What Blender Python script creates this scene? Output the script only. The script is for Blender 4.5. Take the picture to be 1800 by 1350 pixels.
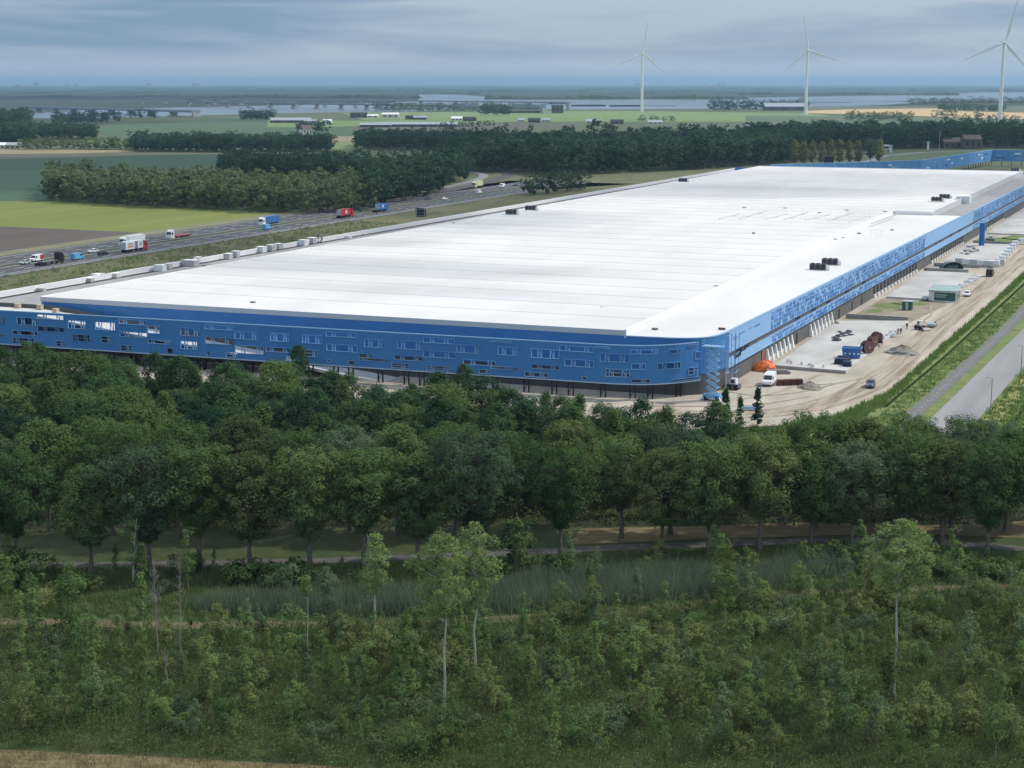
import bpy, math, random
import numpy as np
from mathutils import Vector, Matrix

# ------------------------------------------------------------------ scene, camera, world, sun, exposure
for o in list(bpy.data.objects): bpy.data.objects.remove(o)
scene = bpy.context.scene
COL = scene.collection
R = math.radians
FPX, CAMH, YH = 2860.0, 60.0, 147.0            # focal length in photo pixels, camera height, horizon row
PITCH = math.atan((675 - YH) / FPX)
cam_d = bpy.data.cameras.new('camera'); cam_d.sensor_width = 36.0; cam_d.lens = FPX / 1800 * 36
cam_d.clip_start = 1.0; cam_d.clip_end = 200000.0
cam = bpy.data.objects.new('camera', cam_d); COL.objects.link(cam)
cam.location = (0, 0, CAMH); cam.rotation_euler = (math.pi / 2 - PITCH, 0, 0)
scene.camera = cam

SUN_AZ = R(72); SUN_EL = R(47)                 # azimuth clockwise from the view direction
SUN = Vector((math.sin(SUN_AZ) * math.cos(SUN_EL), math.cos(SUN_AZ) * math.cos(SUN_EL), math.sin(SUN_EL)))
sun_d = bpy.data.lights.new('sun', 'SUN'); sun_d.energy = 2.9; sun_d.angle = R(0.8); sun_d.color = (1.0, 0.95, 0.87)
sun = bpy.data.objects.new('sun', sun_d); COL.objects.link(sun)
sun.rotation_euler = SUN.to_track_quat('Z', 'Y').to_euler(); sun.location = (0, 0, 2000)

world = bpy.data.worlds.new('World'); scene.world = world; world.use_nodes = True
nt = world.node_tree; nt.nodes.clear()
def N(t, nt_, **kw):
    n = nt_.nodes.new(t)
    for k, v in kw.items(): setattr(n, k, v)
    return n
w_out = N('ShaderNodeOutputWorld', nt); w_bg = N('ShaderNodeBackground', nt)
sky = N('ShaderNodeTexSky', nt, sky_type='NISHITA'); sky.sun_disc = False
sky.sun_elevation = SUN_EL; sky.sun_rotation = SUN_AZ; sky.air_density = 1.2; sky.dust_density = 1.0; sky.ozone_density = 2.0
w_tc = N('ShaderNodeTexCoord', nt); w_map = N('ShaderNodeMapping', nt); w_map.inputs['Scale'].default_value = (3.6, 3.6, 40.0)
w_n = N('ShaderNodeTexNoise', nt); w_n.inputs['Scale'].default_value = 1.15; w_n.inputs['Detail'].default_value = 6.0
w_n.inputs['Roughness'].default_value = 0.5; w_n.inputs['Distortion'].default_value = 0.5
w_r = N('ShaderNodeValToRGB', nt); e = w_r.color_ramp.elements
e[0].position = 0.40; e[0].color = (1.25, 2.05, 3.2, 1); e[1].position = 0.60; e[1].color = (3.0, 3.6, 4.4, 1)
w_mix = N('ShaderNodeMix', nt, data_type='RGBA'); w_mix.inputs['Factor'].default_value = 0.9
L = nt.links.new
L(w_tc.outputs['Generated'], w_map.inputs['Vector']); L(w_map.outputs['Vector'], w_n.inputs['Vector']); L(w_n.outputs['Fac'], w_r.inputs['Fac'])
w_sep = N('ShaderNodeSeparateXYZ', nt); w_mr = N('ShaderNodeMapRange', nt); w_mr.inputs['From Min'].default_value = 0.0; w_mr.inputs['From Max'].default_value = 0.024; w_mr.inputs['To Min'].default_value = 0.8; w_mr.inputs['To Max'].default_value = 0.0
w_low = N('ShaderNodeMix', nt, data_type='RGBA'); w_low.inputs['B'].default_value = (5.6, 6.1, 6.7, 1)      # paler air low over the horizon
L(w_tc.outputs['Generated'], w_sep.inputs[0]); L(w_sep.outputs['Z'], w_mr.inputs['Value']); L(w_mr.outputs['Result'], w_low.inputs['Factor']); L(w_r.outputs['Color'], w_low.inputs['A'])
w_g = N('ShaderNodeValToRGB', nt); ge = w_g.color_ramp.elements          # overcast sky: brighter and greyer overhead than low down
ge[0].position = 0.05; ge[0].color = (1, 1, 1, 1); ge[1].position = 0.7; ge[1].color = (2.35, 2.0, 1.7, 1)
w_mul = N('ShaderNodeMix', nt, data_type='RGBA', blend_type='MULTIPLY'); w_mul.inputs['Factor'].default_value = 1.0
L(w_sep.outputs['Z'], w_g.inputs['Fac']); L(w_low.outputs['Result'], w_mul.inputs['A']); L(w_g.outputs['Color'], w_mul.inputs['B'])
L(sky.outputs['Color'], w_mix.inputs['A']); L(w_mul.outputs['Result'], w_mix.inputs['B']); L(w_mix.outputs['Result'], w_bg.inputs['Color'])
w_bg.inputs['Strength'].default_value = 0.13
L(w_bg.outputs['Background'], w_out.inputs['Surface'])

vs = scene.view_settings
vs.view_transform = 'Standard'; vs.look = 'None'; vs.exposure = 0.22; vs.gamma = 1.0; vs.use_curve_mapping = False
scene.render.engine = 'CYCLES'
cy = scene.cycles
cy.max_bounces = 5; cy.diffuse_bounces = 2; cy.glossy_bounces = 2; cy.transmission_bounces = 2; cy.volume_bounces = 0
cy.transparent_max_bounces = 10; cy.sample_clamp_indirect = 4.0; cy.caustics_reflective = False; cy.caustics_refractive = False

# ------------------------------------------------------------------ helpers
rng = np.random.default_rng(7); random.seed(7)
CP, SP = math.cos(PITCH), math.sin(PITCH)
def P(x, y, z=0.0):
    """photo pixel + height above ground -> world x, y (used to survey where things stand)"""
    dx = (x - 900) / FPX; dy = (675 - y) / FPX
    d = (dx, CP + dy * SP, -SP + dy * CP); k = (z - CAMH) / d[2]
    return (d[0] * k, d[1] * k)
TH = R(23.0); OX, OY = 41.0, 315.0
UX, UY = math.sin(TH), math.cos(TH); VX, VY = math.cos(TH), -math.sin(TH)
def W(s, t): return (OX + s * VX + t * UX, OY + s * VY + t * UY)          # building frame -> world
def LP(x, y, z=0.0):
    a, b = P(x, y, z); a -= OX; b -= OY
    return (a * VX + b * VY, a * UX + b * UY)
def tag(o, label=None, cat=None, group=None, kind=None):
    if label: o['label'] = label
    if cat: o['category'] = cat
    if group: o['group'] = group
    if kind: o['kind'] = kind
    return o
def link(o, parent=None):
    COL.objects.link(o)
    if parent is not None: o.parent = parent
    return o
def empty(name, loc=(0, 0, 0), rz=0.0, label=None, cat=None, group=None, scale=1.0):
    o = bpy.data.objects.new(name, None); link(o); o.location = loc if len(loc) == 3 else (loc[0], loc[1], 0); o.rotation_euler = (0, 0, rz)
    o.empty_display_size = 0.1
    if scale != 1.0: o.scale = (scale,) * 3
    return tag(o, label, cat, group)

class MB:
    def __init__(s): s.v = []; s.f = []; s.m = []
    def face(s, pts, mi=0):
        n = len(s.v); s.v += [tuple(p) for p in pts]; s.f.append(tuple(range(n, n + len(pts)))); s.m.append(mi); return s
    def box(s, x0, x1, y0, y1, z0, z1, mi=0):
        n = len(s.v)
        s.v += [(x0, y0, z0), (x1, y0, z0), (x1, y1, z0), (x0, y1, z0), (x0, y0, z1), (x1, y0, z1), (x1, y1, z1), (x0, y1, z1)]
        for q in ((0, 3, 2, 1), (4, 5, 6, 7), (0, 1, 5, 4), (1, 2, 6, 5), (2, 3, 7, 6), (3, 0, 4, 7)):
            s.f.append(tuple(n + i for i in q)); s.m.append(mi)
        return s
    def bar(s, a, b, w, d=None, mi=0):
        a = Vector(a); b = Vector(b); d = d or w; ax = (b - a).normalized()
        up = Vector((0, 0, 1)) if abs(ax.z) < 0.95 else Vector((0, 1, 0))
        x = ax.cross(up).normalized() * w / 2; y = x.cross(ax).normalized() * d / 2
        n = len(s.v)
        for c in (a, b): s.v += [tuple(c - x - y), tuple(c + x - y), tuple(c + x + y), tuple(c - x + y)]
        for q in ((0, 1, 2, 3), (7, 6, 5, 4), (0, 4, 5, 1), (1, 5, 6, 2), (2, 6, 7, 3), (3, 7, 4, 0)):
            s.f.append(tuple(n + i for i in q)); s.m.append(mi)
        return s
    def tube(s, a, b, r0, r1=None, n=8, mi=0, caps=True):
        a = Vector(a); b = Vector(b); r1 = r0 if r1 is None else r1; ax = (b - a).normalized()
        up = Vector((0, 0, 1)) if abs(ax.z) < 0.95 else Vector((0, 1, 0))
        x = ax.cross(up).normalized(); y = x.cross(ax).normalized(); k = len(s.v)
        for c, r in ((a, r0), (b, r1)):
            for i in range(n):
                t = 2 * math.pi * i / n; s.v.append(tuple(c + x * (r * math.cos(t)) + y * (r * math.sin(t))))
        for i in range(n):
            j = (i + 1) % n; s.f.append((k + i, k + n + i, k + n + j, k + j)); s.m.append(mi)
        if caps:
            s.f.append(tuple(k + i for i in range(n))); s.m.append(mi)
            s.f.append(tuple(k + n + i for i in reversed(range(n)))); s.m.append(mi)
        return s
    def prism(s, poly, z0, z1, mi=0, bottom=True):
        n = len(poly); k = len(s.v)
        ar = sum(poly[i][0] * poly[(i + 1) % n][1] - poly[(i + 1) % n][0] * poly[i][1] for i in range(n))
        if ar < 0: poly = poly[::-1]
        s.v += [(p[0], p[1], z0) for p in poly] + [(p[0], p[1], z1) for p in poly]
        s.f.append(tuple(k + n + i for i in range(n))); s.m.append(mi)
        if bottom: s.f.append(tuple(k + i for i in reversed(range(n)))); s.m.append(mi)
        for i in range(n):
            j = (i + 1) % n; s.f.append((k + i, k + j, k + n + j, k + n + i)); s.m.append(mi)
        return s
    def side(s, prof, hw, hw_top=None, mi=0):
        """side profile [(y, z)] extruded across x; width narrows from hw to hw_top over its height"""
        hw_top = hw if hw_top is None else hw_top
        zs = [p[1] for p in prof]; z0, z1 = min(zs), max(zs)
        zm = z0 + 0.5 * (z1 - z0)
        def w(z): return hw if z <= zm else hw + (hw_top - hw) * (z - zm) / max(1e-6, z1 - zm)
        n = len(prof); k = len(s.v)
        s.v += [(-w(z), y, z) for y, z in prof] + [(w(z), y, z) for y, z in prof]
        s.f.append(tuple(k + i for i in range(n))); s.m.append(mi)
        s.f.append(tuple(k + n + i for i in reversed(range(n)))); s.m.append(mi)
        for i in range(n):
            j = (i + 1) % n; s.f.append((k + i, k + n + i, k + n + j, k + j)); s.m.append(mi)
        return s
    def mesh(s, name, mats, smooth=False):
        me = bpy.data.meshes.new(name); me.from_pydata(s.v, [], s.f)
        for m in (mats if isinstance(mats, (list, tuple)) else [mats]): me.materials.append(m)
        if any(s.m): me.polygons.foreach_set('material_index', s.m)
        if smooth: me.polygons.foreach_set('use_smooth', [True] * len(s.f))
        me.update(); return me
    def build(s, name, mats, parent=None, smooth=False):
        return link(bpy.data.objects.new(name, s.mesh(name, mats, smooth)), parent)
def fix_normals(o):
    import bmesh
    bm = bmesh.new(); bm.from_mesh(o.data); bmesh.ops.recalc_face_normals(bm, faces=bm.faces[:]); bm.to_mesh(o.data); bm.free(); return o
def inst(name, me, parent=None, loc=(0, 0, 0), rz=0.0, sc=None):
    o = bpy.data.objects.new(name, me); link(o, parent); o.location = loc; o.rotation_euler = (0, 0, rz)
    if sc is not None: o.scale = (sc, sc, sc) if not hasattr(sc, '__len__') else sc
    return o
def sheet(name, poly, z, m, kind='structure', label=None):
    """flat ground sheet, triangulated"""
    me = bpy.data.meshes.new(name); me.from_pydata([(p[0], p[1], z) for p in poly], [], [tuple(range(len(poly)))])
    me.materials.append(m)
    if me.polygons[0].normal.z < 0: me.flip_normals()
    me.update(); o = bpy.data.objects.new(name, me); link(o); tag(o, label, None, None, kind); return o
def ribbon(pts, w0, w1=None):
    """polygon of a strip with the given width round a polyline"""
    l, r = [], []; n = len(pts)
    for i, p in enumerate(pts):
        a = pts[max(0, i - 1)]; b = pts[min(n - 1, i + 1)]; d = Vector((b[0] - a[0], b[1] - a[1])).normalized()
        w = w0 if w1 is None else w0 + (w1 - w0) * i / (n - 1)
        l.append((p[0] - d.y * w / 2, p[1] + d.x * w / 2)); r.append((p[0] + d.y * w / 2, p[1] - d.x * w / 2))
    return l, r
def strip(name, pts, w, z, m, label=None, w1=None):
    l, r = ribbon(pts, w, w1); mb = MB()
    for i in range(len(pts) - 1): mb.face([(*r[i], z), (*r[i + 1], z), (*l[i + 1], z), (*l[i], z)])
    o = mb.build(name, m); tag(o, label, None, None, 'structure'); return o
def smooth_path(pts, k=6):
    out = []
    for i in range(len(pts) - 1):
        p0 = pts[max(0, i - 1)]; p1 = pts[i]; p2 = pts[i + 1]; p3 = pts[min(len(pts) - 1, i + 2)]
        for j in range(k):
            t = j / k
            out.append(tuple(0.5 * (2 * p1[c] + (p2[c] - p0[c]) * t + (2 * p0[c] - 5 * p1[c] + 4 * p2[c] - p3[c]) * t * t + (3 * p1[c] - p0[c] - 3 * p2[c] + p3[c]) * t ** 3) for c in (0, 1)))
    out.append(tuple(pts[-1])); return out

# ------------------------------------------------------------------ materials
MATS = {}
def mat(name, col, rough=0.75, var=0.12, scale=1.0, metal=0.0, bump=0.0, stretch=None, rot=0.0, col2=None, spec=0.3, detail=4.0, objrand=0.0, cut=None, world_co=False):
    if name in MATS: return MATS[name]
    m = bpy.data.materials.new(name); m.use_nodes = True; t = m.node_tree; b = t.nodes['Principled BSDF']; LK = t.links.new
    b.inputs['Roughness'].default_value = rough; b.inputs['Metallic'].default_value = metal; b.inputs['Specular IOR Level'].default_value = spec
    tc = N('ShaderNodeTexCoord', t); src = tc.outputs['Object']
    if world_co: src = N('ShaderNodeNewGeometry', t).outputs['Position']
    mp = N('ShaderNodeMapping', t); LK(src, mp.inputs['Vector']); mp.vector_type = 'TEXTURE'; mp.inputs['Rotation'].default_value = (0, 0, -rot)
    if stretch: mp.inputs['Scale'].default_value = tuple(1 / q for q in stretch)
    no = N('ShaderNodeTexNoise', t); no.inputs['Scale'].default_value = scale; no.inputs['Detail'].default_value = detail; no.inputs['Roughness'].default_value = 0.6
    LK(mp.outputs['Vector'], no.inputs['Vector'])
    rp = N('ShaderNodeValToRGB', t); e = rp.color_ramp.elements
    lo, hi = cut or (0.3, 0.7)
    e[0].position = lo; e[1].position = hi
    c2 = col2 or tuple(min(1, c * (1 + var)) for c in col)
    c1 = col if col2 else tuple(c * (1 - var) for c in col)
    e[0].color = (*c1, 1); e[1].color = (*c2, 1)
    LK(no.outputs['Fac'], rp.inputs['Fac']); out = rp.outputs['Color']
    if objrand:
        oi = N('ShaderNodeObjectInfo', t); hs = N('ShaderNodeHueSaturation', t); mr = N('ShaderNodeMapRange', t)
        mr.inputs['To Min'].default_value = 1 - objrand; mr.inputs['To Max'].default_value = 1 + objrand
        LK(oi.outputs['Random'], mr.inputs['Value']); LK(mr.outputs['Result'], hs.inputs['Value']); LK(out, hs.inputs['Color']); out = hs.outputs['Color']
    LK(out, b.inputs['Base Color'])
    if bump:
        bp = N('ShaderNodeBump', t); bp.inputs['Strength'].default_value = bump; bp.inputs['Distance'].default_value = 0.2
        LK(no.outputs['Fac'], bp.inputs['Height']); LK(bp.outputs['Normal'], b.inputs['Normal'])
    MATS[name] = m; return m
def leaf_mat(name, dark, light, yellow=None, attr=False, scale=0.5, trans=0.3):
    """foliage: colour differs from plant to plant and from clump to clump"""
    m = bpy.data.materials.new(name); m.use_nodes = True; t = m.node_tree; t.nodes.clear(); LK = t.links.new
    out = N('ShaderNodeOutputMaterial', t); df = N('ShaderNodeBsdfDiffuse', t); tr = N('ShaderNodeBsdfTranslucent', t); mx = N('ShaderNodeMixShader', t)
    mx.inputs['Fac'].default_value = trans
    ge = N('ShaderNodeNewGeometry', t); no = N('ShaderNodeTexNoise', t); no.inputs['Scale'].default_value = scale; no.inputs['Detail'].default_value = 3.0
    LK(ge.outputs['Position'], no.inputs['Vector'])
    if attr:
        at = N('ShaderNodeAttribute', t); at.attribute_name = 'tint'; rnd = at.outputs['Fac']
    else: rnd = N('ShaderNodeObjectInfo', t).outputs['Random']
    ad = N('ShaderNodeMath', t, operation='MULTIPLY_ADD'); LK(rnd, ad.inputs[0]); ad.inputs[1].default_value = 0.62
    n2 = N('ShaderNodeMath', t, operation='MULTIPLY'); LK(no.outputs['Fac'], n2.inputs[0]); n2.inputs[1].default_value = 0.42
    LK(n2.outputs[0], ad.inputs[2])
    rp = N('ShaderNodeValToRGB', t); el = rp.color_ramp.elements
    el[0].position = 0.08; el[0].color = (*dark, 1); el[1].position = 0.80; el[1].color = (*light, 1)
    if yellow: x = el.new(0.95); x.color = (*yellow, 1)
    LK(ad.outputs[0], rp.inputs['Fac']); LK(rp.outputs['Color'], df.inputs['Color']); LK(rp.outputs['Color'], tr.inputs['Color'])
    LK(df.outputs[0], mx.inputs[1]); LK(tr.outputs[0], mx.inputs[2]); LK(mx.outputs[0], out.inputs['Surface'])
    MATS[name] = m; return m
# ------------------------------------------------------------------ ground, fields, water, roads
G = mat
m_ground = G('ground_land', (0.060, 0.085, 0.035), 0.9, col2=(0.110, 0.125, 0.055), scale=0.004, detail=8, world_co=True)
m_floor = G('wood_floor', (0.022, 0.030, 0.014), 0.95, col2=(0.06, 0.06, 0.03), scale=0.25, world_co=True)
m_grass = G('rough_grass', (0.040, 0.070, 0.022), 0.9, col2=(0.085, 0.105, 0.038), scale=0.35, bump=0.6, world_co=True)
m_dry = G('dry_grass', (0.16, 0.125, 0.06), 0.9, col2=(0.28, 0.22, 0.11), scale=1.2, bump=0.6, stretch=(0.25, 1.6, 1), world_co=True)
m_bright = G('bright_grass', (0.10, 0.15, 0.04), 0.9, col2=(0.19, 0.22, 0.075), scale=0.22, bump=0.5, world_co=True)
m_yellow = G('yellow_grass', (0.17, 0.19, 0.05), 0.9, col2=(0.34, 0.31, 0.12), scale=0.3, bump=0.5, world_co=True)
m_sand = G('building_sand', (0.335, 0.285, 0.225), 0.95, col2=(0.50, 0.445, 0.37), scale=0.16, bump=0.5, stretch=(1.0, 0.3, 1), rot=TH, detail=7, world_co=True, cut=(0.32, 0.68))
m_track = G('wheel_track_sand', (0.235, 0.185, 0.13), 0.95, col2=(0.42, 0.355, 0.275), scale=0.55, bump=0.8, stretch=(1.0, 0.06, 1), rot=TH, detail=5, world_co=True, cut=(0.38, 0.62))
m_mud = G('trodden_soil', (0.20, 0.165, 0.115), 0.95, col2=(0.36, 0.31, 0.225), scale=0.18, bump=0.6, detail=8, world_co=True)
m_asph = G('motorway_asphalt', (0.060, 0.062, 0.066), 0.85, col2=(0.095, 0.098, 0.102), scale=0.25, stretch=(1, 0.05, 1), rot=TH, world_co=True)
m_asph2 = G('grey_asphalt', (0.22, 0.22, 0.225), 0.85, col2=(0.30, 0.30, 0.30), scale=0.2, stretch=(1, 0.08, 1), rot=TH, detail=6, world_co=True)
m_bike = G('dark_path_asphalt', (0.13, 0.125, 0.125), 0.85, col2=(0.18, 0.175, 0.17), scale=0.5, world_co=True)
m_lane = G('lane_asphalt', (0.10, 0.095, 0.09), 0.9, col2=(0.17, 0.155, 0.14), scale=0.7, world_co=True)
m_paint = G('road_paint', (0.72, 0.72, 0.70), 0.7, var=0.08)
m_conc = G('yard_concrete', (0.37, 0.355, 0.33), 0.85, col2=(0.57, 0.55, 0.52), scale=0.11, detail=7, stretch=(1, 0.5, 1), rot=TH, world_co=True)
m_conc_d = G('grey_concrete', (0.26, 0.25, 0.235), 0.85, col2=(0.36, 0.35, 0.33), scale=0.4, world_co=True)
m_water = G('river_water', (0.10, 0.14, 0.18), 0.16, var=0.05, scale=0.01, spec=0.6, bump=0.04, world_co=True)
m_ditch = G('ditch_bank', (0.012, 0.022, 0.008), 1.0, col2=(0.03, 0.05, 0.016), scale=0.6, spec=0.02, world_co=True)

E = 60000.0
sheet('ground', [(-E, -2000), (E, -2000), (E, E), (-E, E)], 0.0, m_ground)

# river
riv = [(-400, 197), (60, 196.5), (200, 192), (330, 188.5), (560, 184), (735, 178), (737, 166), (800, 166), (855, 170), (905, 175.5), (1050, 175), (1250, 173), (1420, 170), (1640, 166), (1720, 162.5), (2300, 160),
       (2300, 174), (1800, 177), (1660, 177), (1560, 184), (1420, 190), (1260, 190.5), (1120, 192), (960, 192.5), (800, 193), (700, 196.5), (600, 197), (500, 199), (340, 203), (250, 206), (120, 208), (-400, 208)]
sheet('river', [P(*p) for p in riv], 0.06, m_water)
field0 = mat('far_land', (0.022, 0.038, 0.022), 0.95, col2=(0.05, 0.07, 0.04), scale=0.0012, stretch=(0.4, 1, 1), detail=8, world_co=True)
sheet('far_land', [P(*p) for p in riv[:16]] + [(E * .99, 30000), (E * .99, E * .99), (-E * .99, E * .99), (-E * .99, 30000)], 0.05, field0)
# low islands and moles in the river
m_bank = G('river_bank', (0.05, 0.06, 0.045), 0.9, var=0.2, scale=0.05)
for k, (x0, x1, y) in enumerate([(1080, 1190, 186.5), (1395, 1430, 182.0), (1430, 1500, 180.5), (1560, 1625, 178.5), (1675, 1710, 165.0), (40, 120, 197), (1100, 1310, 172.6)]):
    a = P(x0, y); b = P(x1, y); wd = 14 + a[1] * 0.002
    sheet('mole', [(a[0], a[1]), (b[0], b[1]), (b[0] + 10, b[1] + wd * 4), (a[0] - 10, a[1] + wd * 4)], 0.4, m_bank)

def field(px, c1, c2, z=0.04, sc=0.09, st=(1, 0.05, 1), name='field', label=None):
    k = 'field_%d' % len(MATS)
    m = mat(k, c1, 0.95, col2=c2, scale=sc, stretch=st, rot=TH + R(90) if st[0] < st[1] else TH, detail=9, cut=(.25, .75), world_co=True)
    return sheet(name, [P(*p) for p in px], z, m, label=label)
field([(-300, 352), (85, 354), (250, 361), (330, 366), (560, 378), (440, 394), (330, 409), (225, 408), (0, 398), (-300, 392)], (0.125, 0.165, 0.035), (0.20, 0.215, 0.05), sc=0.05)
field([(-300, 392), (0, 398), (225, 408), (330, 409), (215, 429), (0, 460), (-300, 500)], (0.085, 0.070, 0.058), (0.115, 0.098, 0.082), 0.045)
field([(-300, 296), (0, 299), (150, 303), (240, 316), (80, 352), (-300, 351)], (0.045, 0.095, 0.055), (0.065, 0.12, 0.07), 0.045)
field([(-300, 280), (0, 281), (300, 272), (640, 270), (640, 284), (400, 288), (300, 300), (240, 315), (150, 302), (0, 298), (-300, 295)], (0.035, 0.075, 0.042), (0.052, 0.095, 0.05), 0.05)
field([(-300, 271), (0, 272), (120, 271), (235, 268), (640, 268), (640, 270), (300, 271.5), (0, 280), (-300, 279)], (0.10, 0.11, 0.075), (0.13, 0.135, 0.09), 0.055)
field([(-200, 262), (130, 263), (235, 264.5), (235, 267), (120, 270), (0, 271), (-200, 270)], (0.23, 0.20, 0.11), (0.30, 0.26, 0.15), 0.06)
field([(150, 246), (240, 246), (238, 256), (150, 254)], (0.13, 0.21, 0.06), (0.16, 0.24, 0.07), 0.05)
field([(580, 249), (640, 250), (636, 262), (580, 262)], (0.14, 0.20, 0.07), (0.17, 0.23, 0.09), 0.05)
field([(575, 239), (640, 240), (640, 249), (580, 249)], (0.24, 0.18, 0.12), (0.28, 0.22, 0.15), 0.055)
field([(170, 222), (300, 214), (410, 206), (470, 206), (470, 226), (380, 236), (200, 246)], (0.06, 0.11, 0.055), (0.085, 0.13, 0.065), 0.045)
field([(300, 225), (640, 225), (640, 238), (300, 244)], (0.055, 0.10, 0.05), (0.075, 0.12, 0.06), 0.05)
field([(470, 212), (640, 212), (900, 204), (1100, 202), (1310, 204), (1310, 214), (900, 214), (640, 222), (470, 224)], (0.13, 0.20, 0.065), (0.18, 0.25, 0.085), 0.045)
field([(600, 198), (900, 196), (1110, 195), (1420, 199), (1500, 208), (1310, 212), (900, 205), (640, 211)], (0.15, 0.22, 0.075), (0.20, 0.26, 0.10), 0.055)
field([(600, 222), (900, 216), (1000, 218), (1000, 224), (640, 232)], (0.085, 0.09, 0.06), (0.11, 0.11, 0.08), 0.06)
field([(1412, 195), (1500, 192), (1640, 190.5), (1700, 196), (1800, 198), (2300, 199), (2300, 210), (1760, 209), (1690, 206.5), (1560, 202), (1420, 199)], (0.50, 0.34, 0.16), (0.58, 0.42, 0.22), 0.07)
field([(1420, 187.5), (1560, 186), (1700, 189), (1800, 186), (2300, 186), (2300, 196), (1800, 196), (1640, 190), (1412, 195)], (0.10, 0.115, 0.065), (0.14, 0.15, 0.09), 0.065)
field([(1310, 204), (1560, 204), (1800, 211), (2300, 213), (2300, 224), (1600, 222), (1310, 222)], (0.085, 0.12, 0.06), (0.115, 0.15, 0.075), 0.06)
field([(1555, 270), (1700, 264), (1740, 268), (1700, 274), (1640, 284), (1440, 290), (1440, 284)], (0.085, 0.125, 0.06), (0.115, 0.15, 0.075), 0.08)
strip('country_road', [P(1440, 292), P(1530, 283), P(1556, 274), P(1620, 268), P(1800, 262)], 7, 0.13, m_asph2)

# foreground: wood floor, path, reeds bank, thicket soil, dry grass
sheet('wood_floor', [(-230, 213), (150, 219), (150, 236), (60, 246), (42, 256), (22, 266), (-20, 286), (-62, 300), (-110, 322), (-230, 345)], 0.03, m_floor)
sheet('grass_bank', [(-230, 128), (230, 128), (230, 219), (150, 219), (-230, 213)], 0.025, m_grass)
path_c = smooth_path([P(-160, 988), P(100, 994), P(380, 991), P(640, 984), P(940, 970), P(1200, 959), P(1500, 950), P(1650, 954), P(1800, 966), P(2000, 985)])
strip('path', path_c, 2.6, 0.07, m_lane)
sheet('dry_grass_strip', [P(*p) for p in [(-200, 1316), (0, 1318), (170, 1326), (330, 1334), (520, 1344), (640, 1352), (640, 1500), (-200, 1500)]], 0.05, m_dry)
strip('trodden_strip', smooth_path([P(-60, 1092), P(130, 1095), P(300, 1101), P(440, 1098), P(600, 1100), P(760, 1098), P(900, 1088), P(1050, 1080), P(1200, 1066), P(1340, 1050), P(1480, 1038), P(1640, 1036), P(1800, 1030)]), 2.3, 0.055, G('trodden_soil_strip', (0.125, 0.10, 0.055), .95, col2=(0.22, 0.165, 0.095), scale=.8, bump=.6, world_co=True))
sheet('dry_meadow', [P(*p) for p in [(1020, 930), (1240, 925), (1420, 918), (1620, 925), (1820, 915), (1820, 948), (1650, 940), (1500, 940), (1240, 948), (1000, 958)]], 0.05, m_dry)

# building site ground
def WS(name, poly, z, m, kind='structure'): return sheet(name, [W(*p) for p in poly], z, m, kind)
WS('sand_ground', [(-215, -30), (-120, -30), (-60, -33), (-12, -35), (4, -36), (18, -26), (26, -13), (30.5, 14), (33.5, 255), (31, 700), (-0.5, 700), (-190, 690)], 0.07, m_sand)
tr_pts = smooth_path([W(-6, -22), W(6, -20.5), W(16, -13), W(22, 2), W(25.5, 25), W(26, 60), W(25.5, 110), W(26.5, 170), W(27, 260), W(27, 420), W(26, 660)])
strip('haul_track', tr_pts, 6.0, 0.085, G('packed_sand', (0.31, 0.255, 0.195), 0.95, col2=(0.47, 0.41, 0.33), scale=0.5, bump=0.8, stretch=(1.0, 0.10, 1), rot=TH, detail=7, world_co=True))
random.seed(12)
for k in range(13):
    o_ = random.uniform(-3.4, 3.4); w_ = random.uniform(.25, .7); i0 = random.randint(0, 12); i1 = len(tr_pts) - random.randint(0, 20)
    l_, r_2 = ribbon(tr_pts, 2 * abs(o_) + .01); side_ = l_ if o_ > 0 else r_2; ph_ = random.uniform(0, 6)
    pts_ = [(p[0] + .35 * math.sin(ph_ + q * .5), p[1]) for q, p in enumerate(side_[i0:i1])]
    strip('wheel_rut', pts_, w_, 0.092 + .002 * k, m_track)
for pts_ in ([W(1, 2), W(8, 0), W(15, 8), W(20, 22)], [W(5, -6), W(10, 4), W(12, 18), W(14, 29)], [W(-8, -18), W(2, -14), W(10, -9), W(17, 3)], [W(3, 8), W(9, 14), W(18, 18), W(24, 30)], [W(20, 104), W(21, 128), W(18, 150), W(22, 175)], [W(5, 118), W(12, 122), W(20, 118), W(25, 100)]):
    strip('wheel_rut', smooth_path(pts_), .5, .124 + .003 * random.random(), m_track)
WS('soil_patch', [(2, 106), (18, 110), (22, 150), (19, 158), (3, 157)], 0.085, m_mud)
for s0, t0, rx, ry in [(8, 142, 5, 7), (6, 130, 2.2, 4.5), (12, 149, 5, 4), (9, 118, 2.4, 2.6), (12, 345, 9, 16), (18, 365, 6, 12)]:
    pts = [W(s0 + rx * math.cos(a) * random.uniform(.75, 1.15), t0 + ry * math.sin(a) * random.uniform(.75, 1.15)) for a in np.linspace(0, 2 * math.pi, 18)[:-1]]
    sheet('grass_patch', pts, 0.10, m_bright)
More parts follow.
